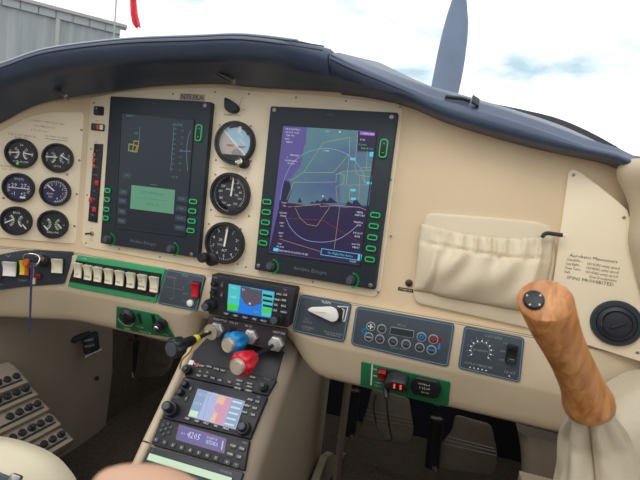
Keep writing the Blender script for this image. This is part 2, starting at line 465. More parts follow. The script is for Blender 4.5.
def nose():
    # propeller hub sits ahead of the windshield; one blade stands up in view
    t = 2.0
    tip = atd(461, -18, t); root_ = atd(443, 108, t)
    hub = root_ + (root_ - tip).normalized() * .22
    root = thing('propeller', hub, 'dark blue-grey propeller blade standing up beyond the windshield', 'propeller')
    ax = (tip - root_).normalized(); side = R0 - ax * R0.dot(ax); side.normalize(); fw = ax.cross(side)
    stn = [(441.5, 112, 15.4), (444.6, 92, 15.6), (448.3, 74, 15.6), (451.5, 56, 15.2), (455, 36, 13.8), (457.5, 19, 11.8), (459.6, 0, 7.8), (460.6, -12, 3.5)]
    rings = []
    for i, (x, y, w) in enumerate(stn):
        c = atd(x, y, t); hw = w / FPX * t; tw = .5 - .06 * i
        s2 = side * math.cos(tw) + fw * math.sin(tw); f2 = fw * math.cos(tw) - side * math.sin(tw); hw /= math.cos(tw)
        rings.append([c + s2 * hw * math.cos(q) + f2 * hw * .14 * math.sin(q) for q in [2 * math.pi * k / 16 for k in range(16)]])
    MB().m('prop_paint').rings(rings).build('blade', root, smooth=60)
    for k in (1, 2):
        q = math.radians(120 * k); u2 = ax * math.cos(q) + side * math.sin(q)
        s3 = side * math.cos(q) - ax * math.sin(q)
        rings = []
        for d, hw in ((.12, .06), (.4, .08), (.65, .075), (.8, .05), (.86, .015)):
            c = hub + u2 * d; rings.append([c + s3 * hw * math.cos(z) + fw * hw * .15 * math.sin(z) for z in [2 * math.pi * j / 12 for j in range(12)]])
        MB().m('prop_paint').rings(rings).build('blade', root, smooth=60)
    F = Fr(hub - V((0, .05, 0)), (-1, 0, 0), UZ)
    MB().m('cowl_paint').lathe(F, 0, 0, [(.16, 0), (.15, .1), (.11, .22), (.04, .3), (.005, .32)]).build('spinner', root, smooth=60)
    # nose cowling, low in front of the windshield
    rings = []
    for i in range(9):
        f = i / 8; y = .78 + (hub.y - .2 - .78) * f; w = .55 - .22 * f ** 2; h = .30 - .10 * f
        cz = hub.z - .10 - .22 * (1 - f); cx = .30 + (hub.x - .30) * f
        rings.append([V((cx + w * math.cos(q), y, cz - .12 + h * math.sin(q) * (1 if math.sin(q) > 0 else 1.6))) for q in [2 * math.pi * k / 24 for k in range(24)]])
    tag(MB().m('cowl_paint').rings(rings).build('engine_cowling', smooth=60), 'white engine cowling ahead of the windshield', 'cowling')
nose()

# ------------------------------------------------------------------ cabin shell
XL, XR = -.30, .93
b = MB().m('carpet'); b.box((.32, -.35, -.02), 1.5, 2.2, .04)
tag(b.build('floor', smooth=0), kind='structure')
b = MB().m('firewall'); b.box((.32, .72, .46), 1.4, .03, .95)
tag(b.build('wall_front', smooth=0), kind='structure')
def left_wall():
    b = MB().m('trim_vinyl')
    secs = []
    for y in [-1.4, -.9, -.5, -.2, -.05, .1, .2, .28, .318]:
        k = max(0, (y - .2) / .12); dx = -.018 * k * k
        prof = [(-.21 + dx, .0), (-.215 + dx, .15), (-.225 + dx, .3), (-.245 + dx, .42), (-.275 + dx, .52), (-.31 + dx, .62), (-.34, .62), (-.34, .0)]
        secs.append([V((x, y + (.02 * math.sin(z * 7)), z)) for x, z in prof])
    b.rings(secs)
    tag(b.build('wall_left', smooth=50), kind='structure')
    b = MB().m('carpet'); b.box((-.285, .52, .42), .09, .4, .84)
    tag(b.build('trim_1', smooth=0), kind='structure')
    b = MB().m('trim_vinyl'); b.box((.97, .3, .25), .08, .85, .5)
    tag(b.build('wall_right', smooth=0), kind='structure')
left_wall()
# pillar pad at the right edge
def pillar():
    rows = []
    pts = [(624, 160), (618, 168), (618, 177), (622, 186), (627, 196), (630.5, 208), (631, 222), (629, 240), (633, 262), (639, 288), (646, 320), (652, 360), (660, 400)]
    for i, (x, y) in enumerate(smooth_tab(pts, 30)):
        q = at(x, y, -.03)
        r = [q + V((.01, .03, -.003)), q + V((.002, .012, 0)), q, q + V((.006, -.012, .001)), q + V((.022, -.03, .002)), q + V((.06, -.09, .004)), q + V((.1, -.25, .006)), q + V((.13, -.5, .006)), q + V((.2, -.5, .006)), q + V((.2, .03, -.003))]
        rows.append(r)
    b = MB().m('leather'); b.rings(rows)
    tag(b.build('wall_right_pillar', smooth=50), kind='structure')
pillar()

b = MB().m('trim_vinyl'); b.box((.32, -1.25, .42), 1.5, .06, .9)  # unseen rear bulkhead, added to keep low light out of the footwell
tag(b.build('wall_back_blocker', smooth=0), kind='structure')
# ------------------------------------------------------------------ glareshield
LIP = [(0, 126), (37, 107), (71, 99), (120, 92), (167, 87), (220, 85.5), (256, 89), (350, 94.5), (402, 102), (449, 120), (531, 144), (610, 161), (628, 170)]
ROLL = [(0, 68), (50, 52), (120, 43), (200, 39.5), (250, 38.5), (325, 52), (345, 60), (385, 76), (440, 97.5), (500, 115), (560, 135), (605, 153), (622, 165)]
FAR = [(-8, 67), (50, 50), (120, 41.5), (250, 37), (330, 50), (385, 67), (440, 93.5), (480, 104), (560, 128), (600, 147), (640, 172)]
def prot(x): return .1 if x < .38 else (.1 - .062 * min(1, (x - .38) / .2))
def hood_tab(px, dist):
    # dist: how far in front of the panel face (callable of the run), negative = behind it
    out = []
    for x, y in px:
        r = ray(x, y); prev = None; hit = None
        for i in range(1500):
            sv = -.42 + .001 * i; p = wrap(sv, -dist(sv), 0, .16)
            g = r.x * (p.y - CP.y) - r.y * (p.x - CP.x)
            if prev is not None and (g > 0) != (prev[1] > 0): hit = (sv, p); break
            prev = (sv, g)
        if hit is None: continue
        sv, p = hit; t = ((p.x - CP.x) * r.x + (p.y - CP.y) * r.y) / (r.x ** 2 + r.y ** 2)
        out.append((sv, CP.z + r.z * t))
    return out
def lipd(x): return 0 if x < .45 else .85 * prot(x) * min(1, (x - .45) / .15)
lipT = [(-.36, ZO - .16)] + [(p.x, p.y) for p in smooth_tab(hood_tab(LIP, lipd), 60)]
rollT = [(-.36, ZO - .08)] + [(p.x, p.y) for p in smooth_tab(hood_tab(ROLL, prot), 60)]
farT = [(p.x, p.y) for p in smooth_tab([(q.x, q.z) for q in (at(x, y, .35) for x, y in FAR)], 60)]
def glareshield():
    root = thing('glareshield', (.3, 0, ZO + .03), 'black padded leather glareshield, coloured navy for haze, arching over the whole instrument panel', 'glareshield')
    def sect(x, big):
        l = lerpt(lipT, x); t = lerpt(rollT, x)
        if t < l + .012: t = l + .012
        xf = x if x > .35 else x
        fz = lerpt(farT, .3 + (x - .3) * 1.15)
        if big: fz = min(fz, t + .015)
        fz = max(fz, t - .01)
        d = t - l; r = .014 if big else .010
        pr = [(-.0006, l - .002), (-.03, l + .12 * d), (-.065, l + .34 * d), (-.088, t - 2 * r - .006), (-.1, t - 1.9 * r), (-.109, t - 1.2 * r), (-.111, t - .6 * r), (-.106, t - .1 * r), (-.097, t + .2 * r),
              (-.06, t + .25 * r + .1 * (fz - t)), (.05, t + .38 * (fz - t)), (.2, t + .75 * (fz - t)), (.35, fz), (.5, fz - .01), (.5, fz - .05), (.03, l + .014), (-.0006, l + .0115)]
        kp = prot(x) / .1
        g = min(1, max(0, (x - .42) / .14))
        front = [(-.0006, l), (-.06, l + .0), (-.098, l + .06 * d), (-.109, l + .22 * d), (-.113, l + .42 * d), (-.112, l + .62 * d), (-.107, l + .80 * d), (-.098, l + .93 * d), (-.085, t)]
        for i, (y2, z2) in enumerate(front): pr[i] = (pr[i][0] + (y2 - pr[i][0]) * g, pr[i][1] + (z2 - pr[i][1]) * g)
        out = []
        for y, z in pr:
            p = wrap(x, y * kp if y < 0 else y, z, .16)
            if y > .05: p.x = .3 + (p.x - .3) * (1 + .15 * min(1, (y - .05) / .3))
            out.append(p)
        return out
    xs = [-.36 + .8 * i / 40 for i in range(41)]
    e = at(326, 57, -.1).x
    xs = [-.40 + (e + .40) * i / 44 for i in range(45)]
    MB().m('hood').rings([[p + V((0, -.006, .003)) for p in sect(x, 1)] for x in xs]).build('hood', root, smooth=60)
    xs = [e + .001 + (.865 - e) * i / 36 for i in range(37)]
    MB().m('hood').rings([sect(x, 0) for x in xs]).build('hood', root, smooth=60)
    # seams on the roll
    for k, (dy, dz) in enumerate([(-.1115, -.003), (-.108, .0005)]):
        pts = [wrap(x, dy - .006, lerpt(rollT, x) - .0045 + dz + k * .003, .16) for x in [-.33 + (e + .33) * i / 40 for i in range(41)]]
        MB().m('black').tube(pts, .0008, 6).build('seam', root)
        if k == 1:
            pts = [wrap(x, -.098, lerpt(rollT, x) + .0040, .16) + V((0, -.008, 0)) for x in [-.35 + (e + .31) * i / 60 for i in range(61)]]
            MB().m('edge_sheen').tube(pts, .0013, 8).build('edge_sheen', root, label='pale tube imitating the bright sheen along the hood edge')  # tube added in place of the highlight on the roll
        pts = [wrap(x, (dy + .0005) * prot(x) / .1, (max(lerpt(rollT, x), lerpt(lipT, x) + .012) - .0045 + dz + k * .003) * (1 - min(1, max(0, (x - .42) / .14))) + min(1, max(0, (x - .42) / .14)) * (lerpt(lipT, x) + (.46 + .1 * k) * (max(lerpt(rollT, x), lerpt(lipT, x) + .012) - lerpt(lipT, x)))) for x in [e + .003 + (.85 - e) * i / 36 for i in range(37)]]
        MB().m('black').tube(pts, .0008, 6).build('seam', root)
    # eyebrow lights under the hood
    for x, y, a in ((60, 92.5, -.40), (224, 76.5, -.40)):
        px_ = at(x, y, -.045); f = 0
        # sit on the hood's leaning underside
        best = None
        for k in range(120):
            o_ = .005 + .0008 * k; a_, c_ = FL.px(x, y, o_)
            q = at(x, y, -o_) if a_ > 0 else FL.P(a_, c_, o_); sv = q.x if a_ > 0 else XH + a_
            l = lerpt(lipT, sv); t_ = max(lerpt(rollT, sv), l + .012); d = t_ - l
            zz = lerpt([(-.088, t_ - .030), (-.065, l + .34 * d), (-.03, l + .12 * d), (0, l)], -o_)
            if best is None or abs(zz - q.z) < best[0]: best = (abs(zz - q.z), q)
        c = best[1] + V((0, -.004, -.001))
        F = Fr(c, (math.cos(a), 0, math.sin(a)), (0, -.8, .6))
        F = Fr(c, F.u, F.v - F.u * F.v.dot(F.u))
        lamp = MB().m('dull_metal').prism(F, rr(0, 0, .046, .011, .002), -.004, .002, .0008).build('eyebrow_light', root)
        MB().m('slate_dark').prism(F, rr(.001, 0, .030, .0045, .001), .0015, .0026).build('lens', lamp)
glareshield()
def strip():
    pts = [(452, 97), (466, 97.5), (480, 101), (520, 109), (560, 119), (600, 137), (640, 161), (660, 172)]
    low = [(452, 99), (466, 100.5), (480, 104), (520, 113.5), (560, 126), (600, 146), (640, 170), (660, 182)]
    a = smooth_tab(pts, 24); c = smooth_tab(low, 24)
    Yf = .345
    rings = [[at(p.x, p.y, Yf), at(q.x, q.y, Yf - .004), at(q.x, q.y, Yf - .004) + V((0, .06, -.01)), at(p.x, p.y, Yf) + V((0, .06, 0))] for p, q in zip(a, c)]
    tag(MB().m('black').rings(rings).build('windshield_seal'), 'black strip along the windshield base at right', 'seal')
    from mathutils.bvhtree import BVHTree
    hd = bpy.data.objects['hood.001']; off = wloc(hd)
    bvh = BVHTree.FromPolygons([v.co + off for v in hd.data.vertices], [list(p.vertices) for p in hd.data.polygons])
    def on_hood(x, y, lift=.0026):
        for k in range(60):
            d = ray(x, y + k * .4).normalized(); hit = bvh.ray_cast(CP, d)
            if hit[0] is not None:
                d = ray(x, y + k * .4 + 2.5).normalized(); hit = bvh.ray_cast(CP, d)
                return hit[0] + V((0, 0, lift)) - d * lift
        return at(x, y, .2)
    root = thing('antenna_cable', at(470, 99, .3), 'black cable with grey plug lying on the glareshield by the propeller', 'cable')
    MB().m('black').tube(smooth_tab([on_hood(445, 96), on_hood(453, 97), on_hood(462, 98), on_hood(470, 100.5)], 12), .0028, 8).build('cord', root)
    F = Fr(on_hood(475, 102.5, .005), (1, 0, -.55), UZ)
    MB().m('slate').prism(F, rr(0, 0, .012, .010, .002), -.004, .008, .001).build('plug', root)
strip()
def windshield():
    rows = []
    for k in range(9):
        f = k / 8; r = []
        for i in range(21):
            g = -1 + i / 10
            x = .30 + g * (.80 - .12 * f)
            zb = lerpt(farT, .3 + g * .6) if False else ZO + .20 - .25 * g * g
            y = .50 - .15 * g * g - .85 * f ** 1.15
            z = zb + .50 * math.sin(f * 1.35) + .1 * g * g * f
            r.append(V((x, y, z)))
        rows.append(r)
    o = MB().m('windshield_glass').grid(rows).build('window_1', smooth=60)
    tag(o, kind='structure')
windshield()

# ------------------------------------------------------------------ instrument panel board
def panel():
    rings = []
    for x in [-.36 + 1.29 * i / 120 for i in range(121)]:
        zt = lerpt(lipT, x) + .0115; zb = ZO - .308
        rings.append([wrap(x, 0, zb), wrap(x, 0, zt), wrap(x, .02, zt), wrap(x, .02, zb)])
    b = MB().m('vinyl').rings(rings)
    o = b.build('instrument_panel', smooth=0, base=(.3, 0, ZO - .3))
    tag(o, 'tan vinyl instrument panel board carrying all the gauges under the glareshield', 'panel')
panel()
def screws(F, pts, root, h=0, r=.0019, m='dull_metal'):
    for x, y in pts:
        a, c = F.px(x, y)
        MB().m(m).lathe(F, a, c, [(r, h), (r, h + .0005), (r * .6, h + .001)], 10).build('screw', root, smooth=0)
def left_plate():
    root = thing('gauge_plate', FL.P(*FL.px(30, 240)), 'cream panel plate holding the six round engine gauges', 'panel')
    o = [(-30, 152), (-12, 140), (8, 127.5), (20, 121), (34, 115.5), (50, 112), (83, 112), (85.5, 120), (76, 244), (40, 241), (0, 237.5), (-30, 235)]
    p = FL.poly(o)
    b = MB().m('plate').prism(FL, rnd(p, .008), 0, YP, .0008)
    b.build('plate', root)
    screws(FPL, [(81.5, 130), (79.5, 160.5), (77, 194), (74.5, 226), (3.5, 198), (67, 174.5)], root, 0, .0022)
    t = MB().m('ink_soft')
    for (x, y, s, sz) in [(48, 122.5, 'COMPASS CORRECTION CARD', .0042), (45, 127, 'FOR STEER N 30 60', .0042), (40, 131, 'E 120 150 S 210', .0042),
                          (23, 135.5, 'FUEL FLOW / MANIFOLD', .0042), (22, 138, 'IN HG   GPH', .0038), (57, 137.5, 'OIL TEMP OIL PRESS', .0045), (8, 166.5, 'ENGINE TEMPERATURE', .0042),(8, 169.5, 'CHT  TIT', .004)]:
        t.text(FL, *FL.px(x, y), sz, s, YP + .0003)
    t.m('ink').line(FL, [FL.px(46, 138.5), FL.px(68, 141.5)], .0007, YP + .0003)
    t.build('lettering', root, smooth=0)
left_plate()
def centre_plate():
    root = thing('display_plate', at(240, 270, 0), 'large cream panel plate behind both flight displays and standby gauges', 'panel')
    o = [(91.5, 98), (120, 93), (167, 89), (220, 87.8), (256, 91.5), (325, 96), (398, 103.5), (403, 109), (381, 290), (375, 297), (254, 276), (198, 267), (86, 247), (82.5, 242)]
    MB().m('plate').prism(F0, rnd(F0.poly(o), .006), 0, YP, .0008).build('plate', root)
    screws(FP, [(94, 103), (173, 94), (215, 92), (249, 94), (296, 97.5), (346, 101), (400, 107), (391, 180), (391, 236), (378, 292), (313, 282), (160, 257), (119, 249), (86, 243), (91, 149), (87, 195), (219.5, 125), (251, 126), (216, 160), (251, 161), (246, 267), (215.5, 174.5), (246, 178), (211, 210), (249, 216), (209, 224), (241, 229), (238, 264)], root, 0, .0017)
    t = MB().m('ink_soft')
    for x, y, s, sz in [(233, 115.5, 'ALTERNATE STATIC', .0036), (229, 168.5, 'STANDBY ATTITUDE', .0034), (234, 171, 'PULL TO CAGE', .0034), (226, 217.5, 'MANEUVERING SPEED 158', .0036), (98, 121, 'AUX', .003), (97, 142, 'TEST', .003), (93, 240, 'DIM', .003), (93, 228.5, 'BRT', .003)]:
        t.text(F0, *F0.px(x, y), sz, s, YP + .0003)
    t.build('lettering', root, smooth=0)
centre_plate()
def text_plate(name, label, quad, txt, size, F=FP, plate='slate', ink='cream', h=.001):
    root = thing(name, F.P(*F.px(*quad[3])), label, 'placard')
    p = F.poly(quad)
    MB().m(plate).prism(F, p, 0, h).build('plate', root, smooth=0)
    a = sum(q[0] for q in p) / 4; c = sum(q[1] for q in p) / 4
    MB().m(ink).text(F, a, c, size, txt, h + .0003).build('lettering', root, smooth=0)
text_plate('registration_placard', 'small grey registration placard above the left flight display', [(180.5, 93.5), (205, 94.8), (204.5, 101.5), (180, 100)], 'N753KA', .0125, plate='placard_grey', ink='ink')

# ------------------------------------------------------------------ flight displays
FD = F0.up(.014)
def display(name, label, tl, tr, br, bl):
    A = V((*FD.px(*tl),)); Bq = FD.px(*br)
    root = thing(name, F0.P(A.x, Bq[1], YP), label, 'display')
    p = rnd(FD.poly([tl, tr, br, bl]), .003)
    MB().m('bezel').prism(F0, p, YP, .014, .0012).build('bezel', root)
    return root
def softkeys(root, pts, w=.0155, h=.0085, F=FD):
    for x, y in pts:
        a, c = F.px(x, y)
        k = MB().m('black').prism(F, rr(a, c, w, h, h * .45), 0, .0025, .0008).build('soft_key', root)
        MB().m('green_key').frame(F, rr(a, c, w, h, h * .45), .0017, .0005, .0030).build('key_ring', k)
def rocker_key(root, x, y, F=FD):
    a, c = F.px(x, y)
    k = MB().m('black').prism(F, rr(a, c, .0115, .027, .0055), 0, .003, .001).build('rocker_key', root)
    MB().m('green_key').frame(F, rr(a, c, .0125, .028, .0058), .0017, .0004, .0034).build('key_ring', k)
    MB().m('grey_ink').line(F, [(a - .0015, c + .006), (a, c + .008), (a + .0015, c + .006)], .0007, .0033).line(F, [(a - .0015, c - .006), (a, c - .008), (a + .0015, c - .006)], .0007, .0033).build('arrow', k)
def dknob(root, x, y, F=FD, r=.0088):
    a, c = F.px(x, y, .006)
    k = MB().m('key').lathe(F, a, c, [(r * .85, 0), (r * .85, .006), (r * .75, .0072), (r * .6, .0072), (r * .6, .011), (r * .5, .0118)], 24).build('knob', root)
    MB().m('slate').lathe(F, a, c, [(r * .54, .0116), (r * .5, .0122), (.0003, .0123)], 20).build('cap', k)
    MB().m('green_key').arc(F, a + .001, c, r + .0026, -80, 80, .0024, .0008).build('index_arc', root)
def corner_screws(root, pts, F=FD):
    for x, y in pts:
        a, c = F.px(x, y)
        MB().m('dull_metal').lathe(F, a, c, [(.0034, 0), (.0034, .0008), (.002, .0012), (.0018, .0006)], 14).build('screw', root)

pfd = display('flight_display', 'left dark-screened flight display showing a pale green message box', (110.2, 96), (211.3, 101.9), (197.7, 257.9), (100.1, 243.3))
def pfd_screen():
    F = FD
    q = [(122, 113), (194, 120), (185, 236), (116, 227)]
    b = MB().m('scr_navy'); b.prism(F, F.poly(q), -.001, .0006)
    b.m('scr_black').flat(F, F.poly([(121, 190), (190, 197), (184.6, 235), (116.5, 226)]), .0009)
    b.m('scr_popup').flat(F, F.poly([(132, 185), (175.5, 190), (174, 214), (130.5, 208.5)]), .0012)
    b.m('scr_popink')
    b.text(F, *F.px(153, 193.5), .0062, 'DATA REFRESHED', .0015).text(F, *F.px(153, 204.5), .0062, 'PRESS OK', .0015)
    b.line(F, [F.px(138, 197.5), F.px(168, 201)], .0006, .0015)
    b.m('scr_olive').line(F, F.poly([(129.5, 144), (138, 146), (135.5, 152), (129, 150.5)]), .0022, .0012, True)
    b.line(F, F.poly([(134.5, 141), (139.5, 141.5), (137.5, 152), (133, 151)]), .0020, .0012, True)
    b.m('scr_dim').line(F, F.poly([(140.5, 127), (139, 146)]), .0008, .0012)
    b.text(F, *F.px(136.5, 133.5), .006, 'XX', .0012)
    b.text(F, *F.px(130, 116), .0045, 'SELECT', .0012)
    b.line(F, F.poly([(174.5, 127), (171, 171)]), .0009, .0012)
    b.line(F, [F.px(*p) for p in [(191, 131), (188.5, 138), (187.3, 146), (187, 155), (187.4, 163), (188, 171)]], .0011, .0012)
    b.line(F, F.poly([(180, 151), (192, 151.5)]), .0011, .0012)
    for i in range(9): b.line(F, F.poly([(174.2 - i * .4, 129 + i * 5), (177 - i * .4, 129.2 + i * 5)]), .0008, .0012)
    for i, s in enumerate(['14', '12', '10', '08', '06', '04', '02']):
        b.text(F, *F.px(183 - i * .5, 131 + i * 6.5), .0046, s, .0012)
    b.text(F, *F.px(178, 125), .0055, 'ENGINE', .0012).text(F, *F.px(175, 177), .005, 'OIL 82', .0012)
    for x, y in [(127.5, 175.5), (124, 192), (123, 201), (122.5, 211.5), (122, 221)]:
        b.m('scr_box').flat(F, [(F.px(x, y)[0] + da, F.px(x, y)[1] + db) for da, db in ((-.009, -.005), (.009, -.005), (.009, .005), (-.009, .005))], .0012)
        b.m('scr_dim').text(F, *F.px(x, y), .0055, 'TRIP' if y > 180 else '00', .0015)
    for i in range(4):
        x, y = 182.5 - i * .8, 199 + i * 9.6
        b.m('scr_box').flat(F, [(F.px(x, y)[0] + da, F.px(x, y)[1] + db) for da, db in ((-.011, -.005), (.011, -.005), (.011, .005), (-.011, .005))], .0012)
        b.m('scr_dim').text(F, *F.px(x, y), .005, ['FUEL', 'MAP', 'AUX', 'SETUP'][i], .0015)
    b.line(F, F.poly([(151, 184.5), (157, 185.2)]), .0008, .0012)
    b.build('screen', pfd, smooth=0)
    MB().m('black').frame(F, F.poly([(121.2, 112.2), (194.8, 119.2), (185.8, 236.8), (115.2, 227.8)]), .0018, 0, .0016).build('screen_rim', pfd, smooth=0)
    softkeys(pfd, [(108.5, 190.5), (107.8, 199.5), (107.2, 209.3), (106.6, 218)], .0125, .0085)
    softkeys(pfd, [(193.8, 201.5), (193, 211), (192.3, 221), (191.3, 230.5)])
    rocker_key(pfd, 199.3, 133)
    dknob(pfd, 107, 239.3); dknob(pfd, 170.5, 249.2)
    corner_screws(pfd, [(205, 105.5), (191.5, 254.5)])
    MB().m('bezel_ink').text(F, *F.px(143, 242.5), .0085, 'Avidyne Entegra', .0004, shear=.1).m('slate').text(F, *F.px(155, 103.5), .006, 'PFD', .0004).build('lettering', pfd, smooth=0)
pfd_screen()
mfd = display('map_display', 'right bright purple flight display showing a moving map', (270.5, 106), (398, 112.5), (375, 290), (254.3, 269.5))
def mfd_screen():
    F = FD
    sc = lambda x, y: F.px(250 + x / 4, 90 + y / 4)              # coordinates read from the upper crop
    sd = lambda x, y: F.px(250 + x / 4, 180 + y / 4)             # and from the lower one
    b = MB().m('scr_purple'); b.prism(F, [sc(133, 143), sc(507, 166), sd(438, 340), sd(75, 288)], -.001, .0006)
    h = .0009
    b.m('scr_map').flat(F, [sc(230, 148), sc(436, 162), sc(428, 250), sc(498, 250), sc(476, 462), sc(380, 470), sc(290, 455), sc(230, 460), sc(150, 450), sc(165, 400), sc(160, 360), sc(205, 300)], h)
    b.m('scr_dark').flat(F, [sc(150, 452), sc(230, 462), sc(290, 456), sc(380, 472), sc(474, 464), sd(438, 338), sd(76, 286), sc(118, 460)], h)
    b.flat(F, [sc(433, 165), sc(507, 168), sc(500, 248), sc(430, 244)], h + .0001)
    b.m('scr_dark').flat(F, [sc(136, 360), sc(160, 370), sc(166, 400), sc(150, 452), sc(116, 462)], h + .0001)
    for p in ([(240, 455), (250, 446), (258, 452), (270, 440), (280, 448), (300, 434), (308, 446), (322, 428), (340, 444), (352, 452)], [(190, 450), (200, 430), (210, 452)], [(380, 466), (392, 445), (410, 455), (420, 430), (440, 455), (452, 466)]):
        b.flat(F, [sc(*q) for q in p], h + .0002)
    b.m('scr_teal').flat(F, [sc(360, 330), sc(488, 318), sc(474, 460), sc(362, 452)], h + .0001)
    b.m('scr_magenta').flat(F, [sc(440, 166), sc(500, 172), sc(498, 184), sc(440, 180)], h + .0003)
    b.m('scr_purple').flat(F, [sc(140, 150), sc(228, 158), sc(224, 220), sc(136, 216)], h + .0003)
    w = .00062; H = h + .0005
    b.m('scr_line')
    b.line(F, [sc(*q) for q in [(215, 330), (295, 210), (400, 190), (398, 255), (390, 265), (335, 330), (215, 330)]], w, H)
    b.line(F, [sc(*q) for q in [(398, 255), (386, 375)]], w, H)
    b.line(F, [sc(*q) for q in [(432, 175), (420, 310), (432, 340), (490, 348)]], w, H)
    b.line(F, [sc(*q) for q in [(155, 355), (165, 362), (215, 330)]], w, H)
    b.line(F, [sc(*q) for q in [(148, 440), (175, 370), (345, 368), (346, 338), (375, 325), (490, 322)]], w, H)
    b.line(F, [sc(*q) for q in [(346, 338), (362, 334), (378, 342), (376, 372), (345, 388)]], w, H)
    b.line(F, [sc(*q) for q in [(448, 310), (490, 312), (488, 330)]], w, H).line(F, [sc(*q) for q in [(470, 245), (466, 320)]], w, H).line(F, [sc(*q) for q in [(448, 345), (462, 375)]], w, H)
    b.m('scr_tan').line(F, [sc(*q) for q in [(345, 388), (350, 450)]], w, H).line(F, [sc(*q) for q in [(402, 382), (398, 440)]], w, H).line(F, [sc(*q) for q in [(372, 380), (470, 380)]], w, H).line(F, [sc(*q) for q in [(440, 340), (436, 440)]], w, H)
    b.line(F, [sd(*q) for q in [(155, 108), (280, 98), (283, 106), (360, 102), (440, 110), (466, 120)]], w * 1.2, H)
    b.line(F, [sd(*q) for q in [(182, 112), (200, 150), (230, 178), (268, 184), (320, 108)]], w, H).line(F, [sd(*q) for q in [(360, 105), (338, 275)]], w, H).line(F, [sd(*q) for q in [(120, 236), (290, 288)]], w, H)
    b.m('scr_red').line(F, [sd(*q) for q in [(130, 152), (290, 160), (440, 250)]], w, H).line(F, [sd(*q) for q in [(140, 105), (200, 108)]], w, H)
    b.m('scr_sky')
    ring = [(122, 440), (130, 390), (145, 340), (170, 295), (210, 260), (260, 240), (310, 234), (360, 244), (400, 265), (430, 295), (452, 330), (462, 370)]
    b.line(F, [sc(p.x, p.y) for p in smooth_tab(ring, 40)], w * 1.3, H)
    ring = [(145, 152), (160, 185), (185, 215), (220, 238), (262, 247), (310, 247), (355, 236), (400, 208), (432, 180)]
    b.line(F, [sd(p.x, p.y) for p in smooth_tab(ring, 40)], w * 1.4, H)
    b.m('scr_white')
    b.flat(F, circ(*sc(292, 425), .0013, 10), H).flat(F, circ(*sc(360, 168), .0013, 10), H)
    for i, (x, y, s) in enumerate([(172, 158, 'HDG 245 MAG'), (170, 171, 'GS 0 KT 14:22'), (162, 183, 'TRK 182'), (150, 197, 'WPT'), (158, 209, 'KBDN'), (178, 262, 'TERRAIN'), (150, 270, '+'), (166, 284, 'LIGHTNING'), (166, 295, 'RATE 0'), (312, 166, '010'), (306, 244, '5 NM'), (476, 176, 'VIEW MAP'), (452, 200, 'FUEL')]):
        b.text(F, *sc(x, y), .0035, s, H, wide=1.1)
    b.m('led_green').text(F, *sc(452, 220), .0034, 'FLOW 9', H).text(F, *sc(468, 235), .0034, 'ENDUR 2:34', H)
    b.m('scr_cyan').flat(F, [sc(480, 248), sc(498, 248), sc(496, 268), sc(478, 266)], H)
    for x, y in ((412, 276), (478, 372), (414, 400), (415, 435)): b.flat(F, [sc(x - 10, y - 5), sc(x + 10, y - 4), sc(x + 9, y + 6), sc(x - 11, y + 5)], H)
    b.m('scr_white')
    for x, y, s in [(138, 92, 'TOPO'), (138, 104, 'ON'), (134, 132, 'LIGHTN'), (134, 144, 'STRIKE'), (128, 172, 'OBST'), (128, 184, 'ON'), (125, 212, 'AIRSP'), (125, 224, 'ALL'), (120, 255, 'MAP'), (122, 267, 'NORTH')]:
        b.text(F, *sd(x, y), .0036, s, H)
    b.flat(F, [sd(120, 290), sd(228, 300), sd(228, 291), sd(120, 281)], H) if False else None
    b.text(F, *sd(174, 290), .0042, 'NAVIGATION DATA 14 SEP', H)
    for x, y, s in [(440, 130, 'NEAR'), (440, 142, 'AIRPORT'), (434, 170, 'TRAFFIC'), (436, 182, 'OFF'), (432, 213, 'DECLUT'), (430, 226, 'BASE'), (424, 258, 'ROUTE'), (424, 270, 'MENU'), (412, 326, 'PAGE')]:
        b.text(F, *sd(x, y), .0040, s, H)
    b.m('scr_cyan').flat(F, [sd(96, 270), sd(116, 273), sd(114, 286), sd(94, 283)], H)
    b.line(F, [sd(288, 274), sd(448, 298), sd(444, 322), sd(284, 298)], .0009, H, True).flat(F, [sd(434, 296), sd(448, 298), sd(444, 322), sd(430, 320)], H)
    b.text(F, *sd(362, 298), .0048, 'No Flight Plan Active', H)
    b.build('screen', mfd, smooth=0)
    MB().m('black').frame(F, [sc(129, 139), sc(511, 162), sd(441, 344), sd(71, 292)], .0018, 0, .0016).build('screen_rim', mfd, smooth=0)
    softkeys(mfd, [(267.5, 201.8), (266.8, 212), (266, 222.3), (264.7, 232.3), (263.5, 242.8)])
    softkeys(mfd, [(375.5, 215), (374, 226), (372.6, 237.3), (371.2, 248.4), (370, 259.3)])
    rocker_key(mfd, 383.7, 148.5)
    dknob(mfd, 270, 266.5); dknob(mfd, 350, 280.5)
    corner_screws(mfd, [(274.3, 110), (391.5, 117), (258.5, 265.8), (370.5, 285.5)])
    MB().m('bezel_ink').text(F, *F.px(310, 270.5), .0085, 'Avidyne Entegra', .0004, shear=.1).m('slate').text(F, *F.px(330, 115), .006, 'MFD', .0004).build('lettering', mfd, smooth=0)
mfd_screen()

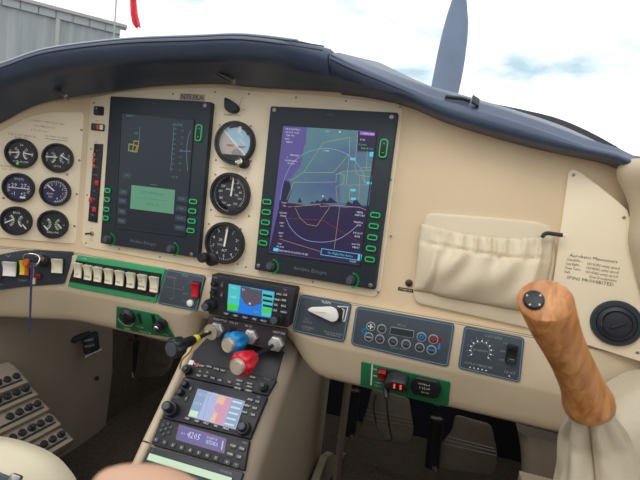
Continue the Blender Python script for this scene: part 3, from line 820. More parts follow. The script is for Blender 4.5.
# ------------------------------------------------------------------ round gauges
def gauge(label, cx, cy, r, face='dial', depth=.008, group=None, name='engine_gauge'):
    a, c = FP.px(cx, cy, .004)
    root = thing(name, FP.P(a, c, 0), label, 'gauge', 'round engine gauges on the left plate' if name == 'engine_gauge' else 'standby flight gauges between the displays')
    MB().m('black').lathe(FP, a, c, [(r, 0), (r, depth * .7), (r * .97, depth), (r * .86, depth), (r * .82, depth * .35)], 40, cap1=False).build('bezel', root)
    MB().m(face).lathe(FP, a, c, [(r * .83, depth * .3), (.0004, depth * .3)], 40).build('dial', root)
    MB().m('cover_glass').lathe(FP, a, c, [(r * .85, depth * .75), (r * .85, depth * .85), (.0005, depth * .86)], 32, cap0=False).build('cover_glass', root)
    return root, a, c, depth * .3 + .0004
eg = .0272
class Sc:
    def __init__(s, F, a, c, k): s.F, s.a, s.c, s.k = F, a, c, k; s.u, s.v, s.n, s.o = F.u, F.v, F.n, F.o
    def P(s, a, b, h=0): return s.F.P(s.a + (a - s.a) * s.k, s.c + (b - s.c) * s.k, h)
    def rot(s, a, b, g):
        q = s.F.rot(s.a + (a - s.a) * s.k, s.c + (b - s.c) * s.k, g); return Sc(q, 0, 0, s.k)
    def px(s, *z): return s.F.px(*z)
def marks(root, fn):
    b = MB(); fn(b); b.build('dial_marks', root, smooth=0)
def needle(root, a, c, ang, r, h, w=.0022, back=.2):
    t = math.radians(ang); d = V((math.cos(t), math.sin(t))); q = V((-d.y, d.x))
    o = V((a, c)); p = [o - d * r * back + q * w / 2, o - d * r * back - q * w / 2, o + d * r * .8 - q * w / 2, o + d * r, o + d * r * .8 + q * w / 2]
    MB().m('white').prism(FP, [(x.x, x.y) for x in p], h + .0006, h + .0012).build('needle', root, smooth=0)
FP_KEEP = FP; FP = FPL; FP0 = FP
def dual(root, a, c, h, cols, lt, rt, base):
    FP = Sc(FP0, a, c, eg / .0272)
    def fn(b):
        for sg, col in ((-1, cols[0]), (1, cols[1])):
            cx = a + sg * .0155
            d0 = 0 if sg < 0 else 180
            for k, (m, s0, s1) in enumerate(col):
                b.m(m).arc(FP, cx, c, .0115, d0 + sg * -s0, d0 + sg * -s1, .0022, h + .0001, 8)
            b.m('white').ticks(FP, cx, c, .008, .0125, d0 - 55, d0 + 55, 7, .0008, h + .0002)
        b.m('white')
        b.text(FP, a, c + .015, .006, base[0], h + .0002).text(FP, a, c - .0155, .0048, base[1], h + .0002)
        f2 = FP.rot(a - .018, c, math.pi / 2); b.text(f2, 0, 0, .0040, lt, h + .0002)
        f3 = FP.rot(a + .0185, c, -math.pi / 2); b.text(f3, 0, 0, .0040, rt, h + .0002)
    marks(root, fn)
RG = [('white', -55, -15), ('white', -15, 30), ('red', 30, 55)]
GG = [('dial_green', -50, 10), ('dial_yellow', 10, 40), ('white', 40, 55)]
g, a, c, h = gauge('round manifold and fuel flow gauge, upper left with a green lamp', 20.9, 153.4, eg, group=None)
dual(g, a, c, h, ([('white', -55, 25), ('red', 25, 55)], [('white', -55, 25), ('red', 25, 55)]), 'IN HG', 'GPH', ('30', 'FUEL FLOW'))
needle(g, a - .017, c, 5, .016, h); needle(g, a + .017, c, 175, .013, h)
a2, c2 = FP.px(18.2, 163.7); MB().m('led_green').lathe(FP, a2, c2, [(.002, h), (.002, h + .001), (.0004, h + .0012)], 10).build('lamp', g)
g, a, c, h = gauge('round oil gauge with green arcs, upper right of the six', 57.6, 157.9, eg)
dual(g, a, c, h, ([('white', -55, -20), ('dial_green', -20, 40), ('red', 40, 55)], [('dial_green', -30, 45), ('white', 45, 55)]), 'OIL TEMP', 'OIL PRESS', ('', 'LB/SQ'))
needle(g, a - .017, c, 5, .018, h); needle(g, a + .015, c, 150, .013, h)
g, a, c, h = gauge('round gauge with horizontal white digits, middle left of the six', 18.3, 187.6, eg, 'dial_blue')
def dig(b):
    FP = Sc(FP0, a, c, eg / .0272)
    b.m('white').text(FP, a - .0075, c + .004, .010, '29', h + .0002).text(FP, a + .0085, c + .004, .010, '27', h + .0002)
    b.line(FP, [(a - .016, c - .001), (a + .016, c - .001)], .0015, h + .0002)
    b.text(FP, a, c + .0155, .0055, 'VOLTS', h + .0002).text(FP, a - .008, c - .0115, .009, '-1', h + .0002).text(FP, a + .008, c - .0115, .009, '+2', h + .0002)
    b.ticks(FP, a, c - .002, .0155, .019, 20, -20, 5, .0008, h + .0002).ticks(FP, a, c - .002, .0155, .019, 160, 200, 5, .0008, h + .0002)
    b.line(FP, [(a + .004, c - .0175), (a + .011, c - .0175)], .0035, h + .0002)
marks(g, dig)
g, a, c, h = gauge('round single-needle suction gauge with pale ring, middle right of the six', 55.1, 191.6, eg, 'dial_blue')
def sing(b):
    FP = Sc(FP0, a, c, eg / .0272)
    b.m('grey_ink').arc(FP, a, c, .0195, 170, -95, .0022, h + .0001, 36)
    b.m('white').ticks(FP, a, c, .0165, .0205, 160, -85, 21, .0007, h + .0002)
    for i, s in enumerate(['1', '2', '3', '4', '5', '6', '7', '8']):
        t = math.radians(150 - i * 32); b.text(FP, a + .0135 * math.cos(t), c + .0135 * math.sin(t), .0055, s, h + .0002)
    b.text(FP, a - .009, c - .005, .0045, 'INCH', h + .0002).text(FP, a - .008, c - .0105, .0045, 'HG', h + .0002)
marks(g, sing); needle(g, a - .004, c + .003, 140, .014, h)
g, a, c, h = gauge('round cylinder temperature gauge with white arcs, lower left of the six', 16, 220.9, eg)
dual(g, a, c, h, ([('dial_yellow', -55, -30), ('dial_green', -30, 30), ('white', 30, 55)], [('white', -55, 0), ('dial_green', 0, 40), ('white', 40, 55)]), 'CHT', 'TIT', ('ENG', ''))
needle(g, a - .016, c - .004, 30, .016, h); needle(g, a + .013, c - .008, -50, .014, h)
g, a, c, h = gauge('round fuel quantity gauge with green centre arcs, lower right of the six', 52.8, 224.4, eg)
dual(g, a, c, h, ([('dial_yellow', -55, -25), ('dial_green', -25, 35), ('white', 35, 55)], [('dial_yellow', -55, -25), ('dial_green', -25, 45), ('dial_yellow', 45, 60)]), 'L', 'R', ('', 'GALLONS'))
needle(g, a - .014, c - .005, -50, .010, h); needle(g, a + .014, c - .005, 130, .009, h)

FP = FP_KEEP
rg = .0362
# attitude
g, a, c, h = gauge('standby attitude gauge with blue and brown tilted horizon', 235.2, 143, rg, 'ground_face', .012, name='attitude_gauge')
def att(b):
    r = rg * .82; t0 = math.radians(140); t1 = math.radians(-42)
    pts = [(a + r * math.cos(t0 + (t1 - t0) * i / 20), c + r * math.sin(t0 + (t1 - t0) * i / 20)) for i in range(21)]
    b.m('sky_face').flat(FP, pts, h + .0001)
    b.m('white').line(FP, [pts[0], pts[-1]], .003, h + .0004)
    b.arc(FP, a, c, r * .93, 120, 30, .004, h + .0003)
    b.prism(FP, [(a + .004, c + r * .62), (a + .009, c + r * .62), (a + .009, c + r * .95), (a + .004, c + r * .95)], h + .0002, h + .0008)
    for k in range(3): b.line(FP, [(a + .002 + k * .005, c + .016 - k * .012 + .004), (a + .014 + k * .005, c + .006 - k * .012 + .004)], .0012, h + .0005)
    b.m('orange').line(FP, [(a - .014, c - .004), (a - .003, c - .004)], .0022, h + .002).line(FP, [(a + .007, c - .0055), (a + .018, c - .0055)], .0022, h + .002)
    b.m('grey_ink').flat(FP, circ(a + .004, c - .018, .009, 16), h + .0006)
marks(g, att)
MB().m('black').prism(FP, [(a + rg * .83 * math.cos(math.radians(q)), c + rg * .83 * math.sin(math.radians(q))) for q in range(222, 322, 6)], h, h + .006).build('mask', g)
ka, kc = FP.px(243, 162.5)
kk = MB().m('black').lathe(FP, ka + .004, kc - .001, [(.009, 0), (.009, .01), (.007, .012)], 20).build('cage_knob_base', g)
MB().m('chrome').lathe(FP, ka, kc, [(.007, .012), (.007, .017), (.005, .0185), (.003, .0165)], 20).build('cage_knob', g)
# airspeed
g, a, c, h = gauge('airspeed gauge with pale coloured arcs, middle of three standby dials', 230.4, 194, rg, 'dial', .012, name='airspeed_gauge')
def asi(b):
    FP = Sc(FP_KEEP, a, c, rg / .0405)
    b.m('grey_ink').arc(FP, a, c, .0305, 60, -5, .004, h + .0001).arc(FP, a, c, .0285, 268, 62, .0105, h + .0001)
    b.m('dial').ticks(FP, a, c, .024, .034, 262, 98, 14, .0013, h + .0003)
    b.m('white').ticks(FP, a, c, .028, .0325, 95, -70, 24, .0008, h + .0003).arc(FP, a, c, .0335, 265, 95, .002, h + .0003)
    for s, t in [('40', 78), ('60', 40), ('80', 12), ('100', -20), ('120', -55), ('140', -92), ('160', 235), ('180', 205), ('200', 170), ('220', 140)]:
        q = math.radians(t); b.text(FP, a + .0215 * math.cos(q), c + .0215 * math.sin(q), .006, s, h + .0004)
    b.text(FP, a - .001, c + .0085, .0052, 'KNOTS', h + .0004).text(FP, a + .013, c - .001, .005, 'TAS', h + .0004)
marks(g, asi); needle(g, a + .002, c + .002, 86, .027, h, .0028)
MB().m('black').lathe(FP, *FP.px(236, 210), [(.009, h), (.009, .012), (.007, .0125)], 18).build('knob', g)
# altimeter
g, a, c, h = gauge('altimeter dial, lowest standby gauge with black setting knob', 225, 243, rg, 'dial', .012, name='altimeter')
def alt(b):
    FP = Sc(FP_KEEP, a, c, rg / .0405)
    b.m('white').ticks(FP, a, c, .031, .0335, 90, -270, 51, .0006, h + .0002).ticks(FP, a, c, .0295, .0335, 90, -270, 11, .0012, h + .0002)
    for i in range(10):
        t = math.radians(90 - 36 * i); b.text(FP, a + .0255 * math.cos(t), c + .0255 * math.sin(t), .008, str(i), h + .0002)
    b.text(FP, a - .0095, c + .005, .0075, '30', h + .0003).text(FP, a - .010, c - .0045, .005, '29.92', h + .0003).text(FP, a, c - .0145, .0065, 'ALT', h + .0003)
marks(g, alt); needle(g, a, c, 84, .031, h, .0034)
MB().m('black').lathe(FP, *FP.px(211, 259.5, .01), [(.0115, 0), (.0115, .011), (.009, .0125)], 22).build('knob_base', g)
MB().m('black').lathe(FP, *FP.px(203.5, 257.5, .02), [(.0055, 0), (.0055, .014), (.0085, .015), (.0085, .026), (.007, .0275)], 20).build('setting_knob', g)

# ------------------------------------------------------------------ small switches on the panel
def small():
    F = FP
    a, c = F.px(99.5, 111)
    r = thing('dimmer_knob', F.P(a, c), 'black square panel button above the coloured rocker', 'switch')
    MB().m('black').prism(F, rr(a, c, .0205, .016, .003), 0, .004, .001).build('base', r)
    MB().m('dial').lathe(F, a + .003, c, [(.0055, .004), (.005, .010), (.004, .011)], 18).build('knob', r)
    MB().m('white').line(F, [(a + .003, c + .001), (a + .003, c + .004)], .0012, .0114).build('mark', r, smooth=0)
    a, c = F.px(98.6, 127.3)
    r = thing('selector_switch', F.P(a, c), 'small black slide switch with blue, brown and white ends', 'switch')
    MB().m('black').prism(F, rr(a, c, .0275, .0125, .002), 0, .004, .001).build('base', r)
    for dx, m in ((-.006, 'blue'), (.0025, 'orange'), (.0105, 'white')):
        MB().m(m if m != 'blue' else 'slate').prism(F, rr(a + dx, c, .0065, .009, .001), .0038, .006, .0008).build('key', r)
    p = F.poly([(95.2, 143.8), (103.5, 144.3), (97.5, 222.5), (89, 221)])
    r = thing('annunciator_panel', F.P(*p[3]), 'tall black annunciator strip with red warning lamps', 'light')
    MB().m('black').prism(F, p, 0, .003, .0006).build('panel', r)
    for x, y, m in ((95.5, 155, 'orange'), (95, 160.5, 'orange'), (95, 166, 'orange'), (98, 183, 'red'), (92, 200, 'red'), (95.5, 209.5, 'red')):
        q = F.px(x, y); MB().m(m).prism(F, rr(q[0], q[1], .0085 if m == 'red' else .006, .0095 if m == 'red' else .007, .002), .003, .004, .0005).build('lamp', r)
    t = MB().m('grey_ink')
    for i in range(9): t.text(F, *F.px(98 - i * .55, 151 + i * 8), .0036, ['OIL', 'ALT', 'LOW', 'DOOR', 'FUEL', 'SPD', 'PUMP', 'ICE', 'STBY'][i], .0034)
    t.build('lettering', r, smooth=0)
    a, c = F.px(92, 233.5)
    r = thing('toggle_switch', F.P(a, c), 'tiny metal toggle switch below the annunciator strip', 'switch')
    MB().m('dull_metal').lathe(F, a, c, [(.0045, 0), (.0045, .002), (.003, .003)], 6).build('nut', r, smooth=0)
    MB().m('black').tube([F.P(a, c, .002), F.P(a - .005, c - .001, .011)], [.0015, .0022], 8).build('lever', r)
    # alternate static selector
    a, c = F.px(233, 106)
    r = thing('static_selector', F.P(a, c), 'black teardrop selector knob above the attitude gauge', 'switch')
    p = rnd(F.poly([(227, 98.5), (231, 100), (239, 105.5), (240.5, 110), (237, 114), (231, 113.5), (227, 109.5)]), .004)
    MB().m('bezel').prism(F, p, 0, .012, .002).build('knob', r)
    t = MB().m('ink_soft').line(F, F.poly([(239.5, 106), (242, 99)]), .0006, .0004)
    t.text(F, *F.px(244, 110), .0036, 'OFF', .0004).text(F, *F.px(243, 98), .0036, 'ALT', .0004).build('lettering', r, smooth=0)
small()

# ------------------------------------------------------------------ bolster under the panel
zT = -.298 + ZO; zF = -.372 + ZO; zL = -.443 + ZO
def dip(x): return 0 if x > -.02 else -.9 * (x + .02) ** 2 * 1.0
def bolster():
    prof = [(.03, 0.0), (-.006, .0), (-.0115, -.002), (-.014, -.007), (-.014, zF - zT), (-.0125, zF - zT - .006), (.006, -.125), (.010, -.137), (.016, -.143), (.03, -.146), (.06, -.14), (.06, -.02), (.03, -.01)]
    xs = [-.33 + .015 * i for i in range(84)] + [.93]
    rings = []
    for x in xs:
        if x > .395: g = .34 + .66 * math.sin(math.pi / 2 * min(1, (x - .395) / .068))
        elif x > .225: g = .34
        elif x > .205: g = 1 - .66 * (x - .205) / .02
        else: g = 1
        rings.append([wrap(x, y, zT + (z if z > -.055 else -.055 + (z + .055) * g)) for y, z in prof])
    root = thing('lower_bolster', (.3, 0, zL), 'padded tan leather bolster running under the panel and carrying the switch plates', 'bolster')
    MB().m('leather').rings(rings).build('padding', root, smooth=50)
    for a, c in ((-.33, .20), (.41, .92)):
        for dz in (0, -.0025):
            pts = [wrap(a + (c - a) * i / 40, -.0112 - (-dz) * .6, zT - .0012 + dz) for i in range(41)]
            MB().m('ink_soft').tube(pts, .00055, 6).build('seam', root)
bolster()
FB2 = Fr((0, -.0125, zF - .006), UX, (0, -.0185, .045))           # leaning lower face
def plate(F, root, quad, r=.006, m='slate', th=.003, line=None, lm='blue_line', name='plate'):
    p = rnd(F.poly(quad), r)
    MB().m(m).prism(F, p, 0, th, .0008).build(name, root)
    if line: MB().m(lm).frame(F, inset(p, line), .0011, th - .0005, th + .0004).build('border_line', root, smooth=0)
    return p
def rocker(F, root, x, y, w, hh, m, h0, lean=.0025, name='rocker_switch', frame=True):
    a, c = F.px(x, y, h0 + .004)
    par = root
    if frame:
        par = MB().m('black').prism(F, rr(a, c, w + .003, hh + .004, .001), h0, h0 + .003, .0005).build(name, root)
    n = 6; rings = []
    for i in range(n + 1):
        f = i / n; z = c - hh / 2 + hh * f
        hz = h0 + .003 + .0035 + lean * (2 * f - 1) + .003 * (2 * f - 1) ** 2
        rings.append([F.P(a - w / 2, z, h0 + .002), F.P(a - w / 2, z, hz - .0006), F.P(a - w / 2 + .0008, z, hz), F.P(a + w / 2 - .0008, z, hz), F.P(a + w / 2, z, hz - .0006), F.P(a + w / 2, z, h0 + .002)])
    o = MB().m(m).rings(rings).build('key' if frame else name, par, smooth=40)
    return par, o, a, c
def key_text(F, par, a, c, hh, lines, m='ink', size=.0036, h=.0075, y0=-.30):
    t = MB().m(m)
    for i, s in enumerate(lines): t.text(F, a, c + hh * y0 - i * size * 1.15, size, s, h)
    t.build('lettering', par, smooth=0)

def left_switches():
    F = FBL
    r = thing('ignition_plate', F.P(*F.px(40, 287)), 'slate switch plate at far left holding key switch and rockers', 'panel')
    o = [(-28, 262), (-12, 257.5), (3, 253.8), (18.75, 250.8), (37.5, 249.9), (73.5, 251.6), (74.5, 254), (65, 283.5), (37.5, 285.3), (15, 287.6), (0, 289.6), (-28, 297)]
    p = rnd(F.poly(o), .004)
    MB().m('slate_dark').prism(F, p, 0, .003, .0008).build('plate', r)
    pr, k, a, c = rocker(F, r, 9.8, 268.8, .0215, .0265, 'white', .003); key_text(F, pr, a, c, .0265, ['AVNX'], 'grey_ink')
    pr, k, a, c = rocker(F, r, 57.3, 265.8, .0185, .0265, 'cream', .003)
    MB().m('ink').text(F, a - .001, c - .0055, .0052, 'L/R', .0082).build('lettering', pr, smooth=0)
    pr, k, a, c = rocker(F, r, 22.8, 267.5, .0085, .0265, 'yellow', .003)
    pr, k, a, c = rocker(F, r, 27, 268, .0075, .0265, 'orange', .003)
    for x, y, m, rad in ((-1.5, 276, 'dim_red', .0095), (39.4, 275.6, 'dim_red', .0062)):
        a, c = F.px(x, y)
        k = MB().m('black').lathe(F, a, c, [(rad, .003), (rad, .0055), (rad * .8, .006)], 20).build('push_button', r)
        MB().m(m).lathe(F, a, c, [(rad * .78, .0055), (rad * .75, .0078), (rad * .3, .0088), (.0003, .009)], 20).build('cap', k)
    a, c = F.px(46, 259.5)
    MB().m('black').lathe(F, a, c, [(.0135, .003), (.0135, .006), (.011, .0075), (.008, .0075), (.008, .014), (.006, .015)], 26).build('key_switch', r)
    t = MB().m('grey_ink')
    for i, s in enumerate(['OFF', 'R', 'L', 'BOTH']): t.text(F, *F.px(38.5 + i * 3.6, 252.6 + (i in (0, 3)) * 1.5), .0035, s, .0034)
    t.text(F, *F.px(23.5, 280.2), .0052, 'START', .0034).text(F, *F.px(2, 284.3), .004, 'ELT', .0034).line(F, F.poly([(7, 254.5), (9, 257), (11, 254.5)]), .0007, .0034)
    t.build('lettering', r, smooth=0)
    # keys, ring and strap hang from the key switch
    kr = thing('key_ring', F.P(*F.px(34, 262), .016), 'silver key ring with dark keys hanging from the key switch', 'keys')
    c0 = F.P(*F.px(31.5, 260.5, .022), .022)
    pts = [c0 + V((.0175 * math.cos(q), .004 * math.sin(q * 2), .0125 * math.sin(q))) for q in [2 * math.pi * i / 28 for i in range(29)]]
    MB().m('chrome').tube(pts, .0013, 8).build('ring', kr)
    Fk = Fr(F.P(*F.px(41, 258, .02), .020), (1, 0, -.35), UZ)
    MB().m('chrome').prism(Fk, rnd([(-.014, -.002), (.0, -.0045), (.006, -.003), (.006, .003), (0, .0045), (-.014, .002)], .002), -.001, .001).build('key', kr)
    Fk = Fr(F.P(*F.px(34, 269, .022), .024), (1, 0, 0), (.12, 0, 1))
    MB().m('chrome').prism(Fk, rnd([(-.002, -.017), (.002, -.017), (.0022, .0), (.006, .004), (.004, .012), (-.004, .012), (-.006, .004), (-.0022, 0)], .001), -.0008, .0008).build('key', kr)
    Fk = Fr(F.P(*F.px(33.8, 281, .022), .022), (1, 0, 0), (.05, 0, 1))
    MB().m('cream').prism(Fk, rr(0, 0, .0055, .012, .001), -.001, .001).build('key_tag', kr)
    Fk = Fr(F.P(*F.px(26.5, 262, .022), .024), (1, 0, .2), UZ)
    MB().m('orange').prism(Fk, rr(0, 0, .012, .012, .004), -.002, .002).build('fob', kr)
    rows = []
    path = [(31.8, 262), (31.5, 275), (31, 290), (30.3, 310), (29.6, 326), (28.8, 332)]
    for i, (x, y) in enumerate(smooth_tab(path, 16)):
        q = F.P(*F.px(x, y, .030), .030); w = .0036 - .0016 * (i / 16)
        rows.append([q + V((-w, 0, 0)), q + V((0, -.0012, 0)), q + V((w, 0, 0)), q + V((0, .0012, 0))])
    st = MB().m('navy_strap').rings(rows).build('strap', smooth=0)
    tag(st, 'navy cloth strap hanging down from the key ring', 'strap')
left_switches()
def green_switches():
    F = FB
    r = thing('switch_plate', F.P(*F.px(112, 295)), 'bright green plate with a row of eight cream rocker switches', 'panel')
    plate(F, r, [(78.5, 255), (166.5, 268.6), (156.3, 302.6), (68.6, 286.3)], .004, 'green')
    q = F.poly([(77.7, 260), (163.6, 273.6), (155.8, 297), (70.4, 281.2)])
    MB().m('black').prism(F, q, .0028, .0038).build('recess_strip', r, smooth=0)
    X = [78.2, 88.2, 98, 109, 119.9, 131, 142.6, 154.3]; Y = [270.2, 272.4, 274.2, 276.2, 278, 280, 282, 284.3]
    T = [('LT', 'NAV'), ('STRB', 'LITE'), ('POS', 'LITE'), ('LDG', 'TAXI'), ('PIT', 'HT'), ('PUMP', 'BACK'), ('PRIME', 'VAPOR'), ('DOOR', 'SEAL')]
    for i in range(8):
        pr, k, a, c = rocker(F, r, X[i], Y[i], .0162, .0275, 'cream', .0036, lean=.003)
        key_text(F, pr, a - .0005, c, .0275, T[i], 'red' if i == 7 else 'ink', .0054, .0098)
        if i == 6: key_text(F, pr, a - .0005, c, .0275, ('HI', 'LO'), 'ink', .006, .0135, .33)
    a, c = F.px(149.7, 298.2); MB().m('dull_metal').lathe(F, a, c, [(.002, .003), (.002, .0045), (.0012, .005)], 10).build('screw', r)
    MB().m('white').text(F, *F.px(86, 258.6), .0035, 'LIGHTS', .0034).build('lettering', r, smooth=0)
green_switches()
def trim_plate():
    F = FB
    r = thing('trim_plate', F.P(*F.px(180, 306)), 'slate trim plate with a red rocker and a white round button', 'panel')
    plate(F, r, [(167.6, 268.7), (206.5, 275.8), (197.8, 311), (157.6, 303)], .006, 'slate', .003, .0018)
    pr, k, a, c = rocker(F, r, 195.3, 289.8, .0125, .0245, 'red', .003)
    q = F.px(191.5, 302.7)
    MB().m('white').lathe(F, q[0], q[1], [(.0062, .003), (.006, .006), (.004, .0075), (.0003, .008)], 20).build('push_button', r)
    t = MB().m('grey_ink')
    cx, cy = F.px(175, 288)
    for i in range(13): t.flat(F, circ(cx - .018 + .003 * i, cy, .0007, 6), .0034).flat(F, circ(cx, cy - .018 + .003 * i, .0007, 6), .0034)
    t.text(F, *F.px(186, 275.6), .006, 'TRIM', .0034).text(F, *F.px(173, 277.3), .0042, 'NOSE DN', .0034).text(F, *F.px(172, 298.6), .0042, 'UP', .0034).text(F, *F.px(184.5, 287.3), .0042, 'R', .0034).text(F, *F.px(164.5, 289.5), .0042, 'L', .0034)
    t.text(F, *F.px(193, 281.5), .004, 'ON', .0034).text(F, *F.px(186.5, 293.5), .004, 'AUTO', .0034).text(F, *F.px(186, 300.8), .004, 'TEST', .0034).build('lettering', r, smooth=0)
trim_plate()
def heat_plate():
    F = FB2
    r = thing('cabin_heat_plate', F.P(*F.px(130, 326)), 'green heater plate darkened for shade, with two knobs and two slots below the rockers', 'panel')
    o = [(117.2, 306), (138.8, 310), (158, 314), (164.5, 319.6), (175, 336.5), (170.5, 336.8), (147, 333.5), (116.5, 327.4)]
    p = rnd(F.poly(o), .002)
    MB().m('green_shaded').prism(F, p, 0, .002, .0005).build('plate', r)
    for x, y in ((140.6, 318), (154.4, 319)):
        a, c = F.px(x, y); MB().m('black').prism(F, rr(a, c, .007, .023, .0008), .0018, .0028).build('slot', r, smooth=0)
    a, c = F.px(126, 317, .008)
    k = MB().m('black').lathe(F, a, c, [(.0165, .002), (.0165, .005), (.0135, .008), (.0125, .011), (.011, .012)], 26).build('knob', r)
    MB().m('black').prism(F, rr(a, c, .007, .026, .003), .010, .0155, .0015).build('grip_bar', k)
    a, c = F.px(156.8, 328, .014)
    k = MB().m('black').lathe(F, a + .006, c + .004, [(.010, .002), (.0095, .010)], 22).lathe(F, a, c, [(.0095, .009), (.0095, .015), (.008, .0165)], 22, cap0=True).build('knob', r)
    MB().m('chrome').lathe(F, a, c, [(.0062, .0167), (.0055, .018), (.0003, .0185)], 20).build('cap', k)
    t = MB().m('white').text(F, *F.px(128.5, 328.3), .0058, 'HEAT', .0024).text(F, *F.px(140.8, 326.3), .0045, 'FLOOR', .0024).text(F, *F.px(146, 331.5), .0045, 'DEFROST AIR', .0024).text(F, *F.px(167, 334), .005, 'PULL', .0024)
    t.arc(F, *F.px(126, 317), .0188, 200, 330, .0012, .0024).build('lettering', r, smooth=0)
heat_plate()

# ------------------------------------------------------------------ navigator radios
def nav_knob(F, root, x, y, r1=.0105, r2=.0068, h=.022, hh=.01):
    a, c = F.px(x, y, hh)
    k = MB().m('black').lathe(F, a, c, [(r1, .0), (r1, .010), (r1 * .92, .0115), (r2, .0115), (r2, h), (r2 * .85, h + .001)], 26).build('knob', root)
    MB().m('slate').lathe(F, a, c, [(r2 * .85, h + .0008), (r2 * .7, h + .0016), (.0003, h + .0016)], 20).build('cap', k)
def keys(F, root, pts, w, hh, h0, labels=None, m='key', size=.003):
    for i, (x, y) in enumerate(pts):
        a, c = F.px(x, y)
        k = MB().m(m).prism(F, rr(a, c, w, hh, hh * .3), h0, h0 + .0022, .0007).build('button', root)
        if labels: MB().m('white').text(F, a, c, size * 1.15, labels[i % len(labels)], h0 + .0026).build('lettering', k, smooth=0)
FG = F0.up(.034)
def gps_top():
    F = FG
    r = thing('navigator', F.P(*F.px(245, 322)), 'upper colour navigator radio above the engine control knobs', 'radio')
    p = rnd(F.poly([(211.5, 273.8), (296.2, 288.3), (288.2, 327.8), (207.8, 314)]), .004)
    fb = F0
    MB().m('radio').prism(F0, p, YB, .034, .0015).build('bezel', r)
    b = MB()
    C = lambda x, y: F.px(180 + x / 4.9, 260 + y / 4.9)
    b.m('scr_blue').prism(F, [C(240, 115), C(466, 155), C(445, 285), C(232, 250)], -.001, .0006)
    b.m('scr_teal2').flat(F, [C(240, 117), C(298, 127), C(290, 228), C(233, 218)], .0009).flat(F, [C(405, 148), C(464, 158), C(444, 280), C(400, 272)], .0009)
    b.m('scr_green').flat(F, [C(235, 212), C(288, 222), C(284, 250), C(233, 242)], .0011).flat(F, [C(402, 232), C(450, 240), C(446, 262), C(400, 255)], .0011)
    b.m('scr_grey').flat(F, [C(298, 128), C(404, 148), C(400, 215), C(380, 218), C(355, 228), C(338, 222), C(318, 212), C(300, 180)], .0011)
    b.m('scr_white')
    for x, y, s in ((262, 135, '119.2'), (262, 180, '108.8'), (312, 145, 'N')): b.text(F, *C(x, y), .0055, s, .0014)
    b.flat(F, circ(*C(344, 213), .0018, 10), .0014)
    b.m('scr_green').text(F, *C(375, 143), .0042, 'KBDN 010', .0014).m('scr_olive').text(F, *C(375, 255), .006, 'MAP', .0014)
    b.m('scr_navy')
    for y in (165, 190, 215): b.flat(F, [C(408, y), C(455, y + 9), C(453, y + 20), C(406, y + 11)], .0012)
    b.build('screen', r, smooth=0)
    MB().m('black').frame(F, [C(234, 108), C(472, 150), C(450, 292), C(226, 257)], .0016, -.0005, .0012).build('screen_rim', r, smooth=0)
    nav_knob(F, r, 208.6, 305.5); nav_knob(F, r, 276.5, 319)
    for x, y in ((215, 283.5), (214.2, 292)):
        a, c = F.px(x, y); MB().m('black').lathe(F, a, c, [(.0048, 0), (.0042, .008), (.0035, .009)], 18).build('volume_knob', r)
    keys(F, r, [(279.5, 294), (285.5, 294.6), (277.7, 299.5), (284.5, 300.2), (276.3, 304.7), (284, 305.8), (275.4, 310), (284.5, 312)], .0085, .005, 0, ['RNG', 'CLR', 'MENU', 'ENT', 'DIR'], size=.0036)
    keys(F, r, [(226.5, 313.5), (236, 315.3), (245.6, 317.2), (255, 319), (264.3, 320.8)], .0105, .0045, 0, ['CDI', 'OBS', 'MSG', 'FPL', 'PROC'], size=.0036)
    keys(F, r, [(222.5, 285), (222, 295)], .005, .0095, 0, ['C', 'V'])
    t = MB().m('grey_ink').text(F, *F.px(214.5, 277.6), .004, 'COM', .0004).text(F, *F.px(214, 287.8), .004, 'VLOC', .0004).text(F, *F.px(213.5, 296.5), .004, 'ID', .0004).text(F, *F.px(285, 289.8), .004, 'GPS', .0004)
    t.build('lettering', r, smooth=0)
gps_top()
def throttle_plate():
    F = F0
    th = .010
    r = thing('engine_control_plate', F.P(*F.px(245, 345)), 'brown engine control plate under the upper navigator lettered throttle and mixture', 'panel')
    FT = F0.up(YB + .004)
    p = FT.poly([(208.5, 316), (288, 329.5), (282.5, 352), (214, 337), (206, 328)])
    MB().m('throttle_plate').prism(F0, rnd(p, .003), YB, YB + .004, .0006).build('plate', r)
    t = MB().m('white')
    for x, y, s in ((220, 320, 'THROTTLE'), (233.8, 323, 'STD-BY'), (248.5, 326.2, 'PROP'), (279, 332.8, 'MIXTURE')): t.text(FT, *FT.px(x, y), .0052, s, .0003)
    t.build('lettering', r, smooth=0)
    a, c = FT.px(233, 329.5); MB().m('black').prism(FT, rr(a, c, .011, .010, .001), 0, .003, .0006).build('standby_switch', r)
    return FT
FT = throttle_plate()
def push_pull(name, label, nut, knob, Yk, r, col, lobed=True, washer=True):
    a, c = FT.px(*nut)
    n0 = FT.P(a, c, 0)
    k1 = at(*knob, Yk)
    ax = (k1 - n0).normalized()
    root = thing(name, n0, label, 'knob', 'push-pull engine controls')
    F = Fr(n0, ax.cross(V(UZ)).normalized() * -1, V(UZ) - ax * ax.z)
    if F.n.dot(ax) < 0: F = Fr(n0, -F.u, F.v)
    L = (k1 - n0).length
    MB().m('nut_steel').lathe(FT, a, c, [(.0132, 0), (.0132, .0075), (.0108, .0095)], 6).build('hex_nut', root, smooth=0)
    MB().m('nut_steel').lathe(F, 0, 0, [(.0085, .004), (.0085, .014), (.006, .015)], 20).build('collar', root)
    MB().m('black').lathe(F, 0, 0, [(.0032, .012), (.0032, L - .02)], 12).build('rod', root)
    return root, F, L
